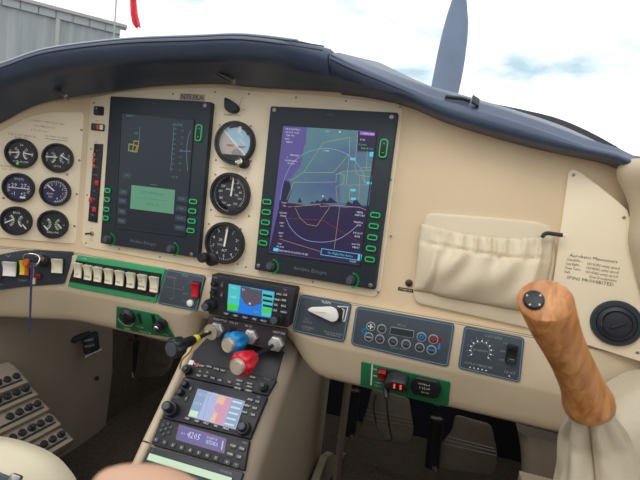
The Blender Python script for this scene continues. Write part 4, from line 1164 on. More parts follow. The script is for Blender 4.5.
def controls():
    # throttle, pulled far out
    root, F, L = push_pull('throttle_control', 'large black throttle knob pulled out at left of the controls', (218, 329), (175.5, 347.5), -.115, .016, 'black')
    MB().m('knob_face').lathe(F, 0, 0, [(.0135, .017), (.0135, .0195), (.004, .020)], 24, cap0=True).build('washer', root)
    rings = []
    for r_, h_, lob in ((.006, L - .040, 0), (.008, L - .034, 0), (.0085, L - .018, 0), (.0135, L - .012, .05), (.0155, L - .004, .08), (.0155, L + .004, .08), (.0135, L + .008, .04), (.0115, L + .0085, 0)):
        rings.append([F.P(r_ * (1 + lob * math.cos(8 * q)) * math.cos(q), r_ * (1 + lob * math.cos(8 * q)) * math.sin(q), h_) for q in [2 * math.pi * i / 64 for i in range(64)]])
    MB().m('black').rings(rings).build('grip', root, smooth=60)
    MB().m('slate').lathe(F, 0, 0, [(.0112, L + .0075), (.0108, L + .0105), (.0003, L + .011)], 24).build('button', root)
    # yellow tie and wire on the throttle rod
    w = thing('friction_tie', F.P(0, 0, L * .5), 'yellow tie and wire wrapped round the throttle rod', 'wire')
    p = [F.P(0, .004, .026), F.P(-.002, -.006, .04), F.P(0, -.0075, L * .45), F.P(.002, -.008, L * .6)]
    MB().m('yellow').tube(smooth_tab([V(x) for x in p], 16), .0016, 8).build('wire', w)
    q = F.P(0, -.008, L * .6)
    MB().m('yellow').lathe(F, 0, 0, [(.0055, L * .5), (.0062, L * .53), (.0062, L * .58), (.005, L * .61)], 16, cap0=True).build('tie', w)
    e = FS.P(*FS.px(180, 368, .006), .006)
    MB().m('amber').tube(smooth_tab([q, q + V((-.003, -.004, -.012)), e.lerp(q, .4) + V((-.002, -.006, 0)), e], 16), .0016, 8).build('wire', w, label='orange wire')
    # propeller (blue) and mixture (red)
    for nm, lab, nut, kn, Yk, col in (('propeller_control', 'blue propeller control knob with round metal face', (251.5, 336), (229.5, 344.5), -.075, 'blue'), ('mixture_control', 'red mixture control knob with round metal face', (277, 343), (238.5, 365.8), -.125, 'red')):
        root, F, L = push_pull(nm, lab, nut, kn, Yk, .016, col)
        rings = []
        for r_, h, lob in ((.0075, L - .040, 0), (.011, L - .036, .03), (.0135, L - .026, .06), (.0165, L - .016, .1), (.0178, L - .008, .1), (.0165, L - .002, .06), (.0125, L, 0)):
            rings.append([F.P(r_ * (1 + lob * math.cos(8 * q)) * math.cos(q), r_ * (1 + lob * math.cos(8 * q)) * math.sin(q), h) for q in [2 * math.pi * i / 64 for i in range(64)]])
        MB().m(col).rings(rings).build('grip', root, smooth=60)
        MB().m('knob_face').lathe(F, 0, 0, [(.0118, L - .002), (.0118, L + .005), (.0108, L + .0065), (.009, L + .006), (.0088, L + .0068), (.0003, L + .0068)], 32).build('button', root)
controls()

# ------------------------------------------------------------------ pedestal
def pedestal():
    root = thing('centre_console', (.31, -.1, 0), 'tan vinyl centre console sloping down with the radio stack', 'console')
    w = .008
    x0, x1 = .2259 - .010, .2259 + .159 + .006
    # side profile (Y,z) of the console
    top = [(FS.P(0, b, -.0022).y, FS.P(0, b, -.0022).z) for b in (.058, 0, -.111, -.24, -.36)]
    low = [(FS.P(0, b, -.012).y, FS.P(0, b, -.012).z) for b in (.058, 0, -.111, -.24, -.36)]
    back = [(top[-1][0] - .01, 0.0), (.30, 0.0), (.30, zL + .03), (.06, zL + .06), (.045, zL + .06)]
    xr = x1 + .016
    rings = []
    for x, t in ((x0 - .003, low), (x0 + .003, top), (x1 - .002, top), (x1 + .004, [((p[0] * 2 + q[0]) / 3, (p[1] * 2 + q[1]) / 3) for p, q in zip(top, low)]), (xr - .004, [(p[0], p[1] + .003) for p in low]), (xr, [(FS.P(0, b, -.024).y, FS.P(0, b, -.024).z) for b in (.058, 0, -.111, -.24, -.36)])):
        rings.append([V((x, y, z)) for y, z in t + back])
    MB().m('trim_vinyl').rings(rings).build('body', root, smooth=50)
    # padded edge left of the stack, broken where the lowest unit starts
    pts = [V((x0 + .0, y, z)) + FS.n * (-.003) for y, z in top]
    br = V((x0, FS.P(0, -.113).y, FS.P(0, -.113).z)) + FS.n * (-.003)
    for seg in ([pts[0], pts[1], br + FS.v * .001], [br - FS.v * .001, pts[3], pts[4]]):
        MB().m('leather').tube(seg, .0085, 16).build('padded_edge', root, smooth=60)
    # dark sloping plate above the radios
    p = FS.poly([(208, 337), (214, 336), (284, 351), (276, 380), (190.5, 361.5), (194, 352)])
    MB().m('radio').prism(FS, rnd(p, .002), -.004, .001, .0004).build('sloping_plate', root)
pedestal()
def stack_unit(name, label, quad, th, cat='radio', m='radio', r=.002):
    F = FS
    root = thing(name, F.P(*F.px(*quad[3])), label, cat)
    MB().m(m).prism(F, rnd(F.poly(quad, th), r), -.002, th, .001).build('bezel', root)
    return root, F.up(th)
def stack():
    # audio panel
    r, F = stack_unit('audio_panel', 'slim black audio panel with rows of small keys above the lower navigator', [(191.5, 360.5), (276.5, 379.5), (267.5, 395.5), (184, 376)], .006)
    nav_knob(F, r, 186.5, 369.2, .0075, .005, .014, .008); nav_knob(F, r, 263, 386.3, .0075, .005, .014, .008)
    pt = [(202, 366.3), (209.5, 367), (216.5, 369.3), (223.4, 371), (199, 376), (206, 376.5), (213, 378.5), (220, 380.5), (229.5, 382.5)]
    keys(F, r, pt, .0095, .0055, 0, ['COM1', 'COM2', 'COM3', 'NAV1', 'MKR', 'ADF', 'DME', 'SPR', 'PA'], size=.0034)
    keys(F, r, [(239.5, 381), (250, 384), (238.5, 384.7), (249.5, 387), (238, 388.5), (248.5, 391), (253, 377.5)], .0145, .0042, 0, ['CREW', 'PLAY', 'TEL', 'SENS', 'MUTE'], size=.0034)
    for x, y, m in ((200, 371.3, 'scr_olive'), (207.3, 372.3, 'scr_olive'), (195.5, 364, 'scr_white')):
        a, c = F.px(x, y); MB().m(m).prism(F, rr(a, c, .004, .0022, .0006), 0, .001).build('lamp', r, smooth=0)
    a, c = F.px(191.5, 362.7); MB().m('white').prism(F, rr(a, c, .009, .008, .001), 0, .002, .0005).build('label_tab', r)
    a, c = F.px(197.3, 365.3); MB().m('dim_red').lathe(F, a, c, [(.0045, 0), (.004, .002), (.0003, .0025)], 14).build('red_lamp', r)
    MB().m('grey_ink').text(F, *F.px(267, 378.7), .0034, 'VOL SQ', .0004).build('lettering', r, smooth=0)
    # lower navigator
    r, F = stack_unit('navigator', 'lower colour navigator radio in the sloping stack with pastel map', [(183.6, 376.8), (267.3, 396.2), (249.6, 438.8), (161.3, 417.2)], .008)
    C = lambda x, y: F.px(120 + x / 4, 370 + y / 4)
    b = MB().m('scr_lav').prism(F, [C(312, 75), C(500, 125), C(462, 238), C(272, 185)], -.001, .0006)
    b.m('scr_pink').flat(F, [C(410, 108), C(450, 116), C(412, 220), C(368, 208), C(385, 170), C(378, 150)], .0009)
    b.m('scr_orange').flat(F, [C(395, 103), C(425, 110), C(412, 140), C(384, 132)], .001).flat(F, [C(378, 170), C(392, 174), C(376, 212), C(360, 206)], .001)
    b.m('scr_sky').flat(F, [C(313, 78), C(352, 88), C(312, 190), C(274, 182)], .0009).flat(F, [C(450, 114), C(498, 126), C(461, 234), C(414, 222)], .0009)
    b.m('scr_green').flat(F, [C(284, 160), C(316, 168), C(308, 190), C(275, 182)], .0011) if False else b.m('scr_pale').flat(F, [C(284, 160), C(316, 168), C(308, 190), C(275, 182)], .0011)
    b.m('scr_white')
    for i in range(5): b.flat(F, [C(452 - 8 * i, 122 + 22 * i), C(490 - 8 * i, 132 + 22 * i), C(488 - 8 * i, 139 + 22 * i), C(450 - 8 * i, 129 + 22 * i)], .0012)
    b.text(F, *C(328, 100), .006, '121.7', .0012).text(F, *C(312, 135), .006, '111.4', .0012).text(F, *C(382, 98), .005, 'ENR', .0012)
    b.m('scr_teal2').line(F, [C(360, 95), C(335, 195)], .0012, .0012)
    b.build('screen', r, smooth=0)
    MB().m('black').frame(F, [C(308, 68), C(508, 122), C(466, 245), C(264, 188)], .0018, -.0005, .0012).build('screen_rim', r, smooth=0)
    nav_knob(F, r, 168.5, 407.5, .0115, .0075, .026, .016); nav_knob(F, r, 242.5, 427, .0105, .007, .018, .012)
    for x, y in ((184.5, 383.8), (180, 391.8)):
        a, c = F.px(x, y, .006); MB().m('black').lathe(F, a, c, [(.0058, 0), (.005, .010), (.004, .011)], 18).build('volume_knob', r)
    keys(F, r, [(250.5, 400), (257.5, 402), (247.5, 406), (255, 408.5), (245, 412.5), (253, 415)], .0095, .0058, 0, ['RNG', 'CLR', 'MENU', 'ENT'], size=.0036)
    keys(F, r, [(187.5, 418.8), (197, 421.3), (206.5, 423.7), (216.5, 426.3), (226.5, 429)], .0105, .0045, 0, ['CDI', 'OBS', 'MSG', 'FPL', 'PROC'], size=.0036)
    keys(F, r, [(191, 389), (186.5, 399)], .005, .009, 0, ['C', 'V'])
    MB().m('grey_ink').text(F, *F.px(187, 379.8), .0038, 'COM', .0004).text(F, *F.px(258.5, 397.5), .0038, 'GPS', .0004).text(F, *F.px(176, 397.5), .0038, 'VLOC', .0004).build('lettering', r, smooth=0)
    # transponder
    r, F = stack_unit('transponder', 'transponder radio with violet display reading 4205', [(161, 417.8), (249.4, 439.4), (243.9, 470.3), (151.2, 444.2)], .008)
    q = [(180, 425.5), (226, 439.5), (223.7, 452.7), (176.8, 439)]
    b = MB().m('scr_lcd').prism(F, F.poly(q), -.0005, .0008)
    b.m('scr_white').text(F, *F.px(194, 436.3), .0125, '4205', .0011, wide=.95).text(F, *F.px(212.5, 438.8), .0042, 'FLIGHT ID', .0011).text(F, *F.px(212, 443.5), .0082, 'N753KA', .0011, wide=.7)
    b.text(F, *F.px(183.3, 433.7), .0036, 'ALT', .0011)
    b.line(F, F.poly([(223.3, 441.3), (221.8, 449.5)]), .0016, .0011)
    b.build('display', r, smooth=0)
    MB().m('scr_lcd2').frame(F, inset(F.poly(q), -.0012), .0018, -.0005, .0014).build('display_rim', r, smooth=0)
    a, c = F.px(166, 429.2)
    for i in range(6):
        t = math.radians(60 * i + 30); MB().m('key').prism(F, rr(a + .0082 * math.cos(t), c + .0082 * math.sin(t), .0058, .0052, .0018), 0, .0022, .0007).build('button', r)
    MB().m('key').prism(F, rr(a, c, .0065, .0055, .002), 0, .0022, .0007).build('button', r)
    keys(F, r, [(156.2 + 8.55 * i, 440 + 2.62 * i) for i in range(8)], .0085, .0072, 0, list('01234567'), size=.0042)
    keys(F, r, [(233.7, 446.2), (242, 448.8), (230.6, 454.5), (239.2, 457), (227.3, 462.3), (236.3, 465.3)], .0105, .0072, 0, ['FUNC', 'CRSR', 'START', 'CLR', '8', '9'], size=.0032)
    a, c = F.px(221.3, 460.6); MB().m('black').lathe(F, a, c, [(.0016, 0), (.0016, .0008)], 10).build('sensor', r)
    MB().m('grey_ink').text(F, *F.px(245, 443), .003, 'IDENT', .0004).build('lettering', r, smooth=0)
    # lowest unit with pale green window
    r, F = stack_unit('cassette_unit', 'lowest black radio unit with a long pale green window', [(150.5, 446.5), (243.5, 472.5), (222, 530), (122, 502)], .006, m='slate_dark')
    p = F.poly([(149.8, 453.2), (232.5, 478), (230.2, 485.5), (147, 459.7)])
    MB().m('scr_pale').prism(F, p, -.0005, .001).build('window', r, smooth=0)
    MB().m('black').frame(F, inset(p, -.0012), .0012, -.0005, .0016).build('window_rim', r, smooth=0)
    MB().m('grey_ink').text(F, *F.px(152, 450.5), .003, 'CD', .0004).text(F, *F.px(226, 472.3), .0042, 'MONITOR', .0004).build('lettering', r, smooth=0)
stack()

# ------------------------------------------------------------------ right-hand plates
def flap_plate():
    F = FB
    r = thing('flap_plate', F.P(*F.px(320, 336)), 'slate flap plate with a white pointed lever', 'panel')
    plate(F, r, [(300.6, 294.2), (352.2, 303.5), (344.6, 342.2), (292.5, 330.8)], .007, 'slate', .003, .0020)
    Z = lambda x, y: F.px(290 + x / 8, 285 + y / 8, .008)
    p = rnd([Z(148, 190), Z(170, 178), Z(330, 172), Z(372, 195), Z(390, 240), Z(382, 280), Z(345, 296), Z(170, 215), Z(150, 204)], .004)
    MB().m('black').prism(F, rnd([Z(365, 205), Z(405, 175), Z(415, 290), Z(370, 285)], .003), .003, .007, .001).build('lever_slot', r)
    lv = MB().m('white').prism(F, p, .006, .012, .0012).build('lever', r)
    MB().m('ink_soft').line(F, [Z(210, 210), Z(300, 220)], .0006, .0123).build('groove', lv, smooth=0)
    t = MB().m('white').line(F, [Z(375, 175), Z(458, 180), Z(432, 295), Z(412, 292), Z(428, 205), Z(385, 178)], .0016, .0034)
    t.text(F, *Z(284, 145), .0058, 'FLAPS', .0034)
    t.m('grey_ink').text(F, *Z(135, 200), .004, 'UP', .0034).text(F, *Z(125, 280), .0045, 'TO', .0034).text(F, *Z(132, 303), .0042, '127 KIAS', .0034).text(F, *Z(135, 345), .0048, 'LANDING', .0034).text(F, *Z(125, 362), .0042, '117 KIAS', .0034).text(F, *Z(340, 392), .0042, 'MAX FLAP SPEED', .0034).text(F, *Z(342, 410), .0042, 'SEE MANUAL', .0034)
    t.build('lettering', r, smooth=0)
flap_plate()
def climate():
    F = FB
    r = thing('climate_plate', F.P(*F.px(400, 355)), 'wide slate climate plate with ten ringed buttons and small screen', 'panel')
    plate(F, r, [(356.6, 306), (455, 323.3), (448.3, 366.8), (350.8, 344)], .007, 'slate', .003, .0018)
    Z = lambda x, y: F.px(350 + x / 5.818, 305 + y / 5.818)
    bt = [(124, 121), (187, 135), (112, 182), (176, 194), (252, 209), (328, 224), (417, 182), (486, 195), (407, 243), (475, 257)]
    for i, (x, y) in enumerate(bt):
        a, c = Z(x, y)
        k = MB().m('slate_dark').lathe(F, a, c, [(.0064, .003), (.0064, .0042), (.0055, .0048)], 24).build('push_button', r)
        MB().m('grey_ink').lathe(F, a, c, [(.0072, .003), (.0072, .0044), (.0058, .0046), (.0058, .003)], 24, cap1=False).build('ring', k)
        g = MB().m({0: 'white', 6: 'blue', 7: 'red', 9: 'blue'}.get(i, 'grey_ink'))
        if i in (0, 7): g.line(F, [(a - .0035, c), (a + .0035, c)], .0018, .0051).line(F, [(a, c - .0035), (a, c + .0035)], .0018, .0051)
        elif i in (2, 9): g.line(F, [(a - .004, c), (a + .004, c)], .0022, .0051)
        elif i == 6: g.lathe(F, a, c, [(.0038, .0048), (.0036, .0053), (.0015, .0053)], 16, cap1=False)
        else: g.text(F, a, c, .0032, {1: 'OFF', 3: 'DEF', 4: 'ON', 5: 'AUTO', 8: 'AC'}[i], .0051)
        g.build('symbol', k, smooth=0)
    p = [Z(238, 122), Z(376, 146), Z(370, 190), Z(230, 166)]
    MB().m('grey_ink').prism(F, rnd(p, .002), .003, .0038).build('screen_rim', r, smooth=0)
    MB().m('scr_lcdoff').prism(F, rnd(inset(p, .0009), .001), .0036, .0042).build('screen', r, smooth=0)
    t = MB().m('grey_ink').text(F, *Z(300, 114), .0048, 'Aircon', .0034, shear=.3).text(F, *Z(285, 250), .0030, 'CLIMATE CONTROL', .0034)
    t.build('lettering', r, smooth=0)
    a, c = Z(86, 147); g = MB().m('blue')
    for k in range(3):
        q = math.radians(60 * k + 15); g.line(F, [(a - .004 * math.cos(q), c - .004 * math.sin(q)), (a + .004 * math.cos(q), c + .004 * math.sin(q))], .0022, .0034)
    g.build('fan_symbol', r, smooth=0)
    a, c = Z(524, 202); MB().m('dim_red').prism(F, rr(a, c, .0042, .009, .0015), .003, .0036).build('warm_symbol', r, smooth=0)
    a, c = Z(518, 237); MB().m('blue').prism(F, rr(a, c, .004, .009, .0015), .003, .0036).build('cool_symbol', r, smooth=0)
climate()
def oxygen():
    F = FB
    r = thing('oxygen_plate', F.P(*F.px(490, 375)), 'slate oxygen plate with a ring of dots and black rocker', 'panel')
    plate(F, r, [(464.3, 325.6), (524.6, 337.5), (519.7, 382.3), (457.8, 367.6)], .006, 'slate', .003, .0016)
    Z = lambda x, y: F.px(400 + x / 4, 290 + y / 4)
    a, c = Z(322, 240)
    t = MB().m('grey_ink')
    for i in range(11):
        q = math.radians(215 - 25 * i); MB
        t.m('led_white').flat(F, circ(a + .0145 * math.cos(q), c + .0145 * math.sin(q), .0010, 8), .0036)
        t.m('grey_ink').line(F, [(a + .0170 * math.cos(q), c + .0170 * math.sin(q)), (a + .0195 * math.cos(q), c + .0195 * math.sin(q))], .0006, .0034)
    t.arc(F, a, c, .0125, 215, -35, .0008, .0034)
    t.text(F, a, c, .0042, 'QUANTITY', .0034).text(F, *Z(372, 186), .0058, 'OXYGEN', .0034).text(F, *Z(312, 298), .0048, 'OUTLET PRESSURE', .0034).text(F, *Z(438, 328), .0050, 'FAULT', .0034)
    t.text(F, *Z(420, 211), .004, 'ON', .0034).text(F, *Z(410, 243), .004, 'DIM', .0034).text(F, *Z(405, 277), .004, 'OFF', .0034)
    for i in range(5): t.m('white').flat(F, circ(*Z(280 + 16 * i, 306 + 3.2 * i), .0011, 8), .0034)
    t.flat(F, circ(*Z(436, 341), .0011, 8), .0034)
    t.build('lettering', r, smooth=0)
    pr, k, a, c = rocker(F, r, 512, 354.5, .0115, .0225, 'black', .003)
    MB().m('grey_ink').line(F, [(a - .003, c - .006), (a + .003, c - .006)], .0008, .0112).build('mark', pr, smooth=0)
oxygen()
def power_plate():
    F = FB2
    r = thing('power_plate', F.P(*F.px(405, 392)), 'green lower plate darkened for shade, with red rocker, socket and hour counter', 'panel')
    p = rnd(F.poly([(361.5, 361), (450.5, 381.5), (448.5, 404.5), (443, 405.3), (360.5, 385)]), .003)
    MB().m('green_shaded').prism(F, p, 0, .002, .0005).build('plate', r)
    pr, k, a, c = rocker(F, r, 382.3, 374.8, .0115, .0185, 'dim_red', .002)
    t = MB().m('white').line(F, F.poly([(372.6, 363.5), (371.3, 384)]), .0022, .0024)
    for y in (368, 374.5): t.line(F, F.poly([(374, y), (377, y + .6)]), .0016, .0024)
    t.text(F, *F.px(378.5, 381.8), .0040, 'CABIN', .0024).text(F, *F.px(378.5, 385), .0040, '12V DC', .0024).build('lettering', r, smooth=0)
    a, c = F.px(394.5, 374.5)
    MB().m('black').lathe(F, a, c, [(.0125, .002), (.0125, .006), (.010, .007), (.009, .004)], 26).build('socket', r)
    p = rnd(F.poly([(413, 376.5), (417, 374.5), (438, 379), (442, 386), (439, 394), (434, 395.5), (414, 391), (411, 384)]), .003)
    hm = MB().m('black').prism(F, p, .002, .008, .0012).build('hour_counter', r)
    MB().m('white').text(F, *F.px(424.5, 380.8), .0055, '00982.4', .0083).text(F, *F.px(425, 384.7), .0058, '1:12:09', .0083).text(F, *F.px(426, 389), .0036, 'HOURS', .0083).build('lettering', hm, smooth=0)
    # charger plugged into the socket
    a, c = F.px(397, 385.5, .025); h = .030
    q = thing('charger_plug', F.P(a, c, .01), 'black charger plug with two glowing red marks and a hanging cord', 'charger')
    MB().m('black').prism(F, rnd([(a - .019, c - .009), (a + .014, c - .0085), (a + .017, c + .002), (a + .012, c + .011), (a - .008, c + .011), (a - .019, c + .003)], .004), .008, h, .003).build('housing', q)
    for x, y in ((394.3, 386), (400.6, 387.3)):
        aa, cc = F.px(x, y, h); MB().m('led_red').prism(F, rr(aa, cc, .0026, .0085, .0008), h - .0005, h + .0008).build('lamp', q, smooth=0)
    s0 = F.P(*F.px(386, 390, .02), .02)
    pts = [s0, at(386.5, 398, -.025), at(387.5, 412, -.015), at(389.5, 428, .01), at(391.5, 438, .05), at(388, 441, .09), at(383, 437, .12), at(377, 425, .14), at(374, 412, .14), at(374, 402, .13), at(376, 395, .12)]
    MB().m('black').tube(smooth_tab(pts, 50), .0017, 8).build('cord', q)
    MB().m('black').tube([s0 + V((.002, 0, .012)), s0, at(386.5, 398, -.025)], [.006, .006, .0035], 12).build('strain_relief', q)
power_plate()

# ------------------------------------------------------------------ map pocket
def pocket():
    root = thing('map_pocket', at(480, 320, 0), 'gathered beige leather map pocket on the right of the panel', 'pocket')
    o = [(426.5, 212.5), (480, 216.5), (540, 222), (554, 230), (555, 262), (541, 331), (470, 315), (416, 303), (413, 292), (420, 240)]
    p = rnd(F0.poly(o), .012)
    MB().m('pocket_leather').prism(F0, p, 0, .006, .003).build('backing', root, smooth=50)
    T = smooth_tab([(421.5, 223.5), (445, 229), (470, 234), (490, 236.5), (510, 237.6), (535, 237.5), (554, 236.5)], 70)
    M = smooth_tab([(418.5, 242), (445, 247), (470, 251.5), (490, 255), (510, 258), (535, 259.5), (552, 259.5)], 70)
    Bt = smooth_tab([(413.5, 291), (428, 293), (442, 297), (465, 301.5), (490, 306), (515, 310.5), (540, 315)], 70)
    rows = []; ns = 26
    for j in range(ns + 1):
        f = j / ns; row = []
        for i in range(71):
            s = i / 70
            if f < .28: q = T[i].lerp(M[i], f / .28)
            else: q = M[i].lerp(Bt[i], (f - .28) / .72)
            env = math.sin(math.pi * min(1, max(0, s))) ** .35
            e2 = min(1, s * 9) * min(1, (1 - s) * 9)
            ph = 2 * math.pi * (6.2 * s + .35 * math.sin(5 * s) + .16 * f * math.sin(9 * s))
            if f < .28:
                g = f / .28
                hh = .008 + e2 * (.0035 + .0085 * g) + e2 * .003 * math.sin(ph * 1.6 + 1.2 * g + math.sin(13 * s)) + e2 * .0016 * math.sin(ph * 3.3 + 2)
            else:
                g = (f - .28) / .72
                hh = .009 + .019 * e2 * math.sin(math.pi * min(1, .18 + .82 * g)) ** .7 + e2 * (1 - g) ** 1.2 * .0036 * math.sin(ph + .8) + e2 * .0018 * math.sin(ph * .5 + 6 * g)
                hh -= .006 * e2 * math.exp(-((s - .14 - .06 * g) / .025) ** 2) * math.sin(math.pi * g)
                if g > .97: hh = .006
            if abs(f - .28) < .02: hh -= .003 * e2
            if f == 0: hh = max(.007, hh - .002)
            a, c = F0.px(q.x, q.y, max(.0065, hh))
            row.append(F0.P(a, c, max(.0065, hh)))
        rows.append(row)
    MB().m('pocket_leather').grid(rows).build('pouch', root, smooth=80, solid=.0015)
    # snap and its little placard
    a, c = F0.px(409, 283)
    r = thing('snap_button', F0.P(a, c), 'brown metal snap stud beside the map pocket', 'snap')
    MB().m('throttle_plate').lathe(F0, a, c, [(.0058, 0), (.0055, .002), (.004, .003)], 20).build('ring', r)
    MB().m('black').lathe(F0, a, c, [(.003, .003), (.0028, .005), (.001, .006)], 16).build('stud', r)
    text_plate('jack_placard', 'tiny black lettered strip under the snap stud', [(398.3, 286.8), (413.6, 289.4), (413.4, 292.6), (398, 290)], 'POWER PORT', .0030, F0, 'ink', 'cream')
pocket()
# ------------------------------------------------------------------ right end plate with placard and vent
yaw = math.radians(11)
hing = at(553, 279, 0)
FW = Fr(hing + V((0, -.004, 0)), (math.cos(yaw), -math.sin(yaw), 0), UZ)
def right_plate():
    root = thing('placard_plate', FW.P(*FW.px(590, 330)), 'cream end plate with printed aerobatic limits beside the pillar', 'panel')
    o = [(568.3, 173.5), (570.5, 170.5), (574, 169.8), (580.6, 172.5), (600, 187), (619, 202.5), (627, 210), (630.3, 219), (630, 240), (634, 262), (640, 285), (650, 325), (655, 367), (640, 361), (585, 344), (546, 335.5), (553.5, 279), (560, 232)]
    p = FW.poly(o)
    MB().m('plate').prism(FW, p, -.012, .0025, .0008).build('plate', root)
    screws(FW.up(.0025), [(573.5, 175), (624, 217.5)], root, 0, .0022)
    screws(FW.up(.0025), [(637.5, 352.5)], root, 0, .0022)
    t = MB().m('ink_mid')
    Z = lambda x, y: FW.px(555 + x / 6.4, 225 + y / 6.4)
    h = .0029
    def ln(x, y, s, size, al='CENTER', wide=1): t.text(FW, *Z(x, y), size, s, h, al, wide=wide)
    ln(243, 213, 'Aerobatic Maneuvers', .0062, wide=1.05)
    for i, (l, m_, r_) in enumerate([('Chandelles', '150 KIAS entry speed', ''), ('Lazy Eights', '150 KIAS entry speed', ''), ('Steep Turns', '150 KIAS entry speed', ''), ('Stalls', 'Slow Deceleration', '')]):
        y0 = 217 + i * 26.5; x0 = 74 - i * 5
        ln(x0, y0, l + ('....' if i < 3 else ''), .0052, 'LEFT', .72)
        ln(412 - i * 6, y0 + 60 - (0), m_, .0052, 'RIGHT', .82)
    ln(222, 357, 'SPINS PROHIBITED', .0064, wide=1.05)
    t.build('lettering', root, smooth=0)
    # air vent
    a, c = FW.px(616.2, 323.2, .004)
    F = FW.up(.0025)
    v = thing('air_vent', F.P(a, c), 'round dark eyeball air vent on the cream end plate', 'vent')
    MB().m('bezel').lathe(F, a, c, [(.0302, 0), (.0302, .003), (.0285, .006), (.0235, .0065), (.022, .003)], 48, cap1=False).build('bezel', v)
    c2 = (a + .003, c - .001)
    MB().m('dial').lathe(F, a, c, [(.023, .002), (.0225, .007), (.0195, .010), (.018, .0105), (.0175, .006)], 48, cap1=False).build('eyeball', v)
    MB().m('dial').lathe(F, a + .002, c - .001, [(.018, .0045), (.0175, .007), (.014, .008), (.0003, .0083)], 40).build('valve_disc', v)
    k = F.rot(a + .002, c - .001, .6)
    MB().m('black').prism(k, rr(0, 0, .020, .004, .002), .0075, .0105, .0012).build('grip_bar', v)
right_plate()
def pen():
    r = thing('pen', at(551, 235, -.012), 'black pen clipped at the upper right corner of the map pocket', 'pen')
    MB().m('bezel').tube(smooth_tab([at(542.5, 237, -.022), at(544, 234.5, -.02), at(548, 233.2, -.019), at(554, 234, -.019), at(562.5, 235.2, -.019)], 14), .0028, 10).build('barrel', r)
    MB().m('white').tube([at(562, 235.2, -.019), at(565.5, 235.6, -.019)], [.0024, .0016], 10).build('tip', r)
pen()

# ------------------------------------------------------------------ control stick
def stick():
    st = [(545, 301, 0), (549, 312, 0), (555, 328, 22.6), (563, 345, 20.4), (571, 361, 19.4), (578, 376, 19.8), (582.5, 387, 20.4), (585.3, 394.5, 22.2), (587.5, 400.5, 23.8), (589, 405.5, 23.2), (590.5, 409.5, 18)]
    root = thing('control_stick', at(596, 470, -.27), 'wooden-handled control stick with a beige leather boot', 'control stick')
    def Yv(y): return -.36 + (y - 300) / 120 * .075
    C = [at(x, y, Yv(y)) for x, y, r in st]
    ax = (C[0] - C[-1]).normalized()
    # top face frame: looks back at the pilot, tilted up
    nrm = (-R2 * .80 - R1 * .42 - R0 * .28).normalized()
    u = (R0 + R1 * .12); u = (u - nrm * u.dot(nrm)).normalized()
    v = nrm.cross(u)
    n = 36; rings = []
    top = at(545.5, 300.5, Yv(300))
    dep = (top - CP).dot(R2); ru = 26.5 * dep / FPX; rv = 23.0 * dep / FPX
    def ring_of(cen, uu, vv, a_, b_): return [cen + uu * a_ * math.cos(q) + vv * b_ * math.sin(q) for q in [2 * math.pi * i / n for i in range(n)]]
    rings.append(ring_of(top + nrm * .0005, u, v, ru * .55, rv * .55))
    rings.append(ring_of(top, u, v, ru * .93, rv * .93)); rings.append(ring_of(top - nrm * .0016, u, v, ru, rv))
    # blend from the face to round sections along the handle
    s = R0 + R1 * -.5; 
    for i, (x, y, r) in enumerate(st):
        if r == 0: continue
        d = (C[max(0, i - 1)] - C[min(len(C) - 1, i + 1)]).normalized()
        k = min(1, (i - 1) / 4.0)
        nn = nrm.lerp(d, .45 + .55 * k).normalized()
        uu = (u - nn * u.dot(nn)).normalized(); vv = nn.cross(uu)
        dep = (C[i] - CP).dot(R2); rad = r * dep / FPX
        rings.append(ring_of(C[i], uu, vv, rad, rad))
    h = MB().m('wood').rings(rings[::-1]).build('handle', root, smooth=50)
    # switch cap on the top face
    F = Fr(at(533.5, 300.5, Yv(300) - .0005), u, v)
    q = Fr(F.o, u, v)
    tt = (top - F.o).dot(nrm); F = Fr(F.o + nrm * (tt + .0), u, v)
    a = 0; c = 0
    cp = MB().m('black').lathe(F, 0, 0, [(.0070, -.001), (.0070, .0025), (.006, .0038), (.005, .0034)], 28).build('hat_switch', root)
    for dx, dy in ((.0042, .0026), (-.0042, .0026), (.003, -.0042), (-.003, -.0042)):
        MB().m('white').lathe(F, dx, dy, [(.0006, .0032), (.0006, .0040), (.0003, .0042)], 8).build('pip', cp)
    # leather boot
    ctr = [(591, 409, 19), (593, 422, 24), (595, 438, 30), (598, 458, 36), (600, 480, 43), (602, 520, 52), (603, 560, 60)]
    rings = []
    for i, (x, y, r) in enumerate(smooth_tab(ctr, 34)):
        cen = at(x, y, Yv(min(y, 440)) + .03 * (i / 34)); dep = (cen - CP).dot(R2); rad = r * dep / FPX; f = i / 34
        row = []
        for j in range(96):
            q = 2 * math.pi * j / 96
            fold = .11 * f * math.sin(5 * q + 2.2 * f + .6) + .15 * math.sin(math.pi * min(1, f * 1.5)) * math.sin(7 * q + 1 - 1.5 * f) + .04 * math.sin(11 * q + 5 * f)
            fold *= min(1, .25 + f * 3)
            row.append(cen + (R0 * math.cos(q) + V((0, 1, 0)) * math.sin(q)) * rad * (1 + fold))
        rings.append(row)
    MB().m('grey_leather').rings(rings).build('boot', root, smooth=80)
    seam = [rings[i][66] + (rings[i][66] - rings[i][30]).normalized() * .0003 for i in range(2, 34)]
    MB().m('ink_soft').tube(seam, .0008, 6).build('seam', root)
stick()
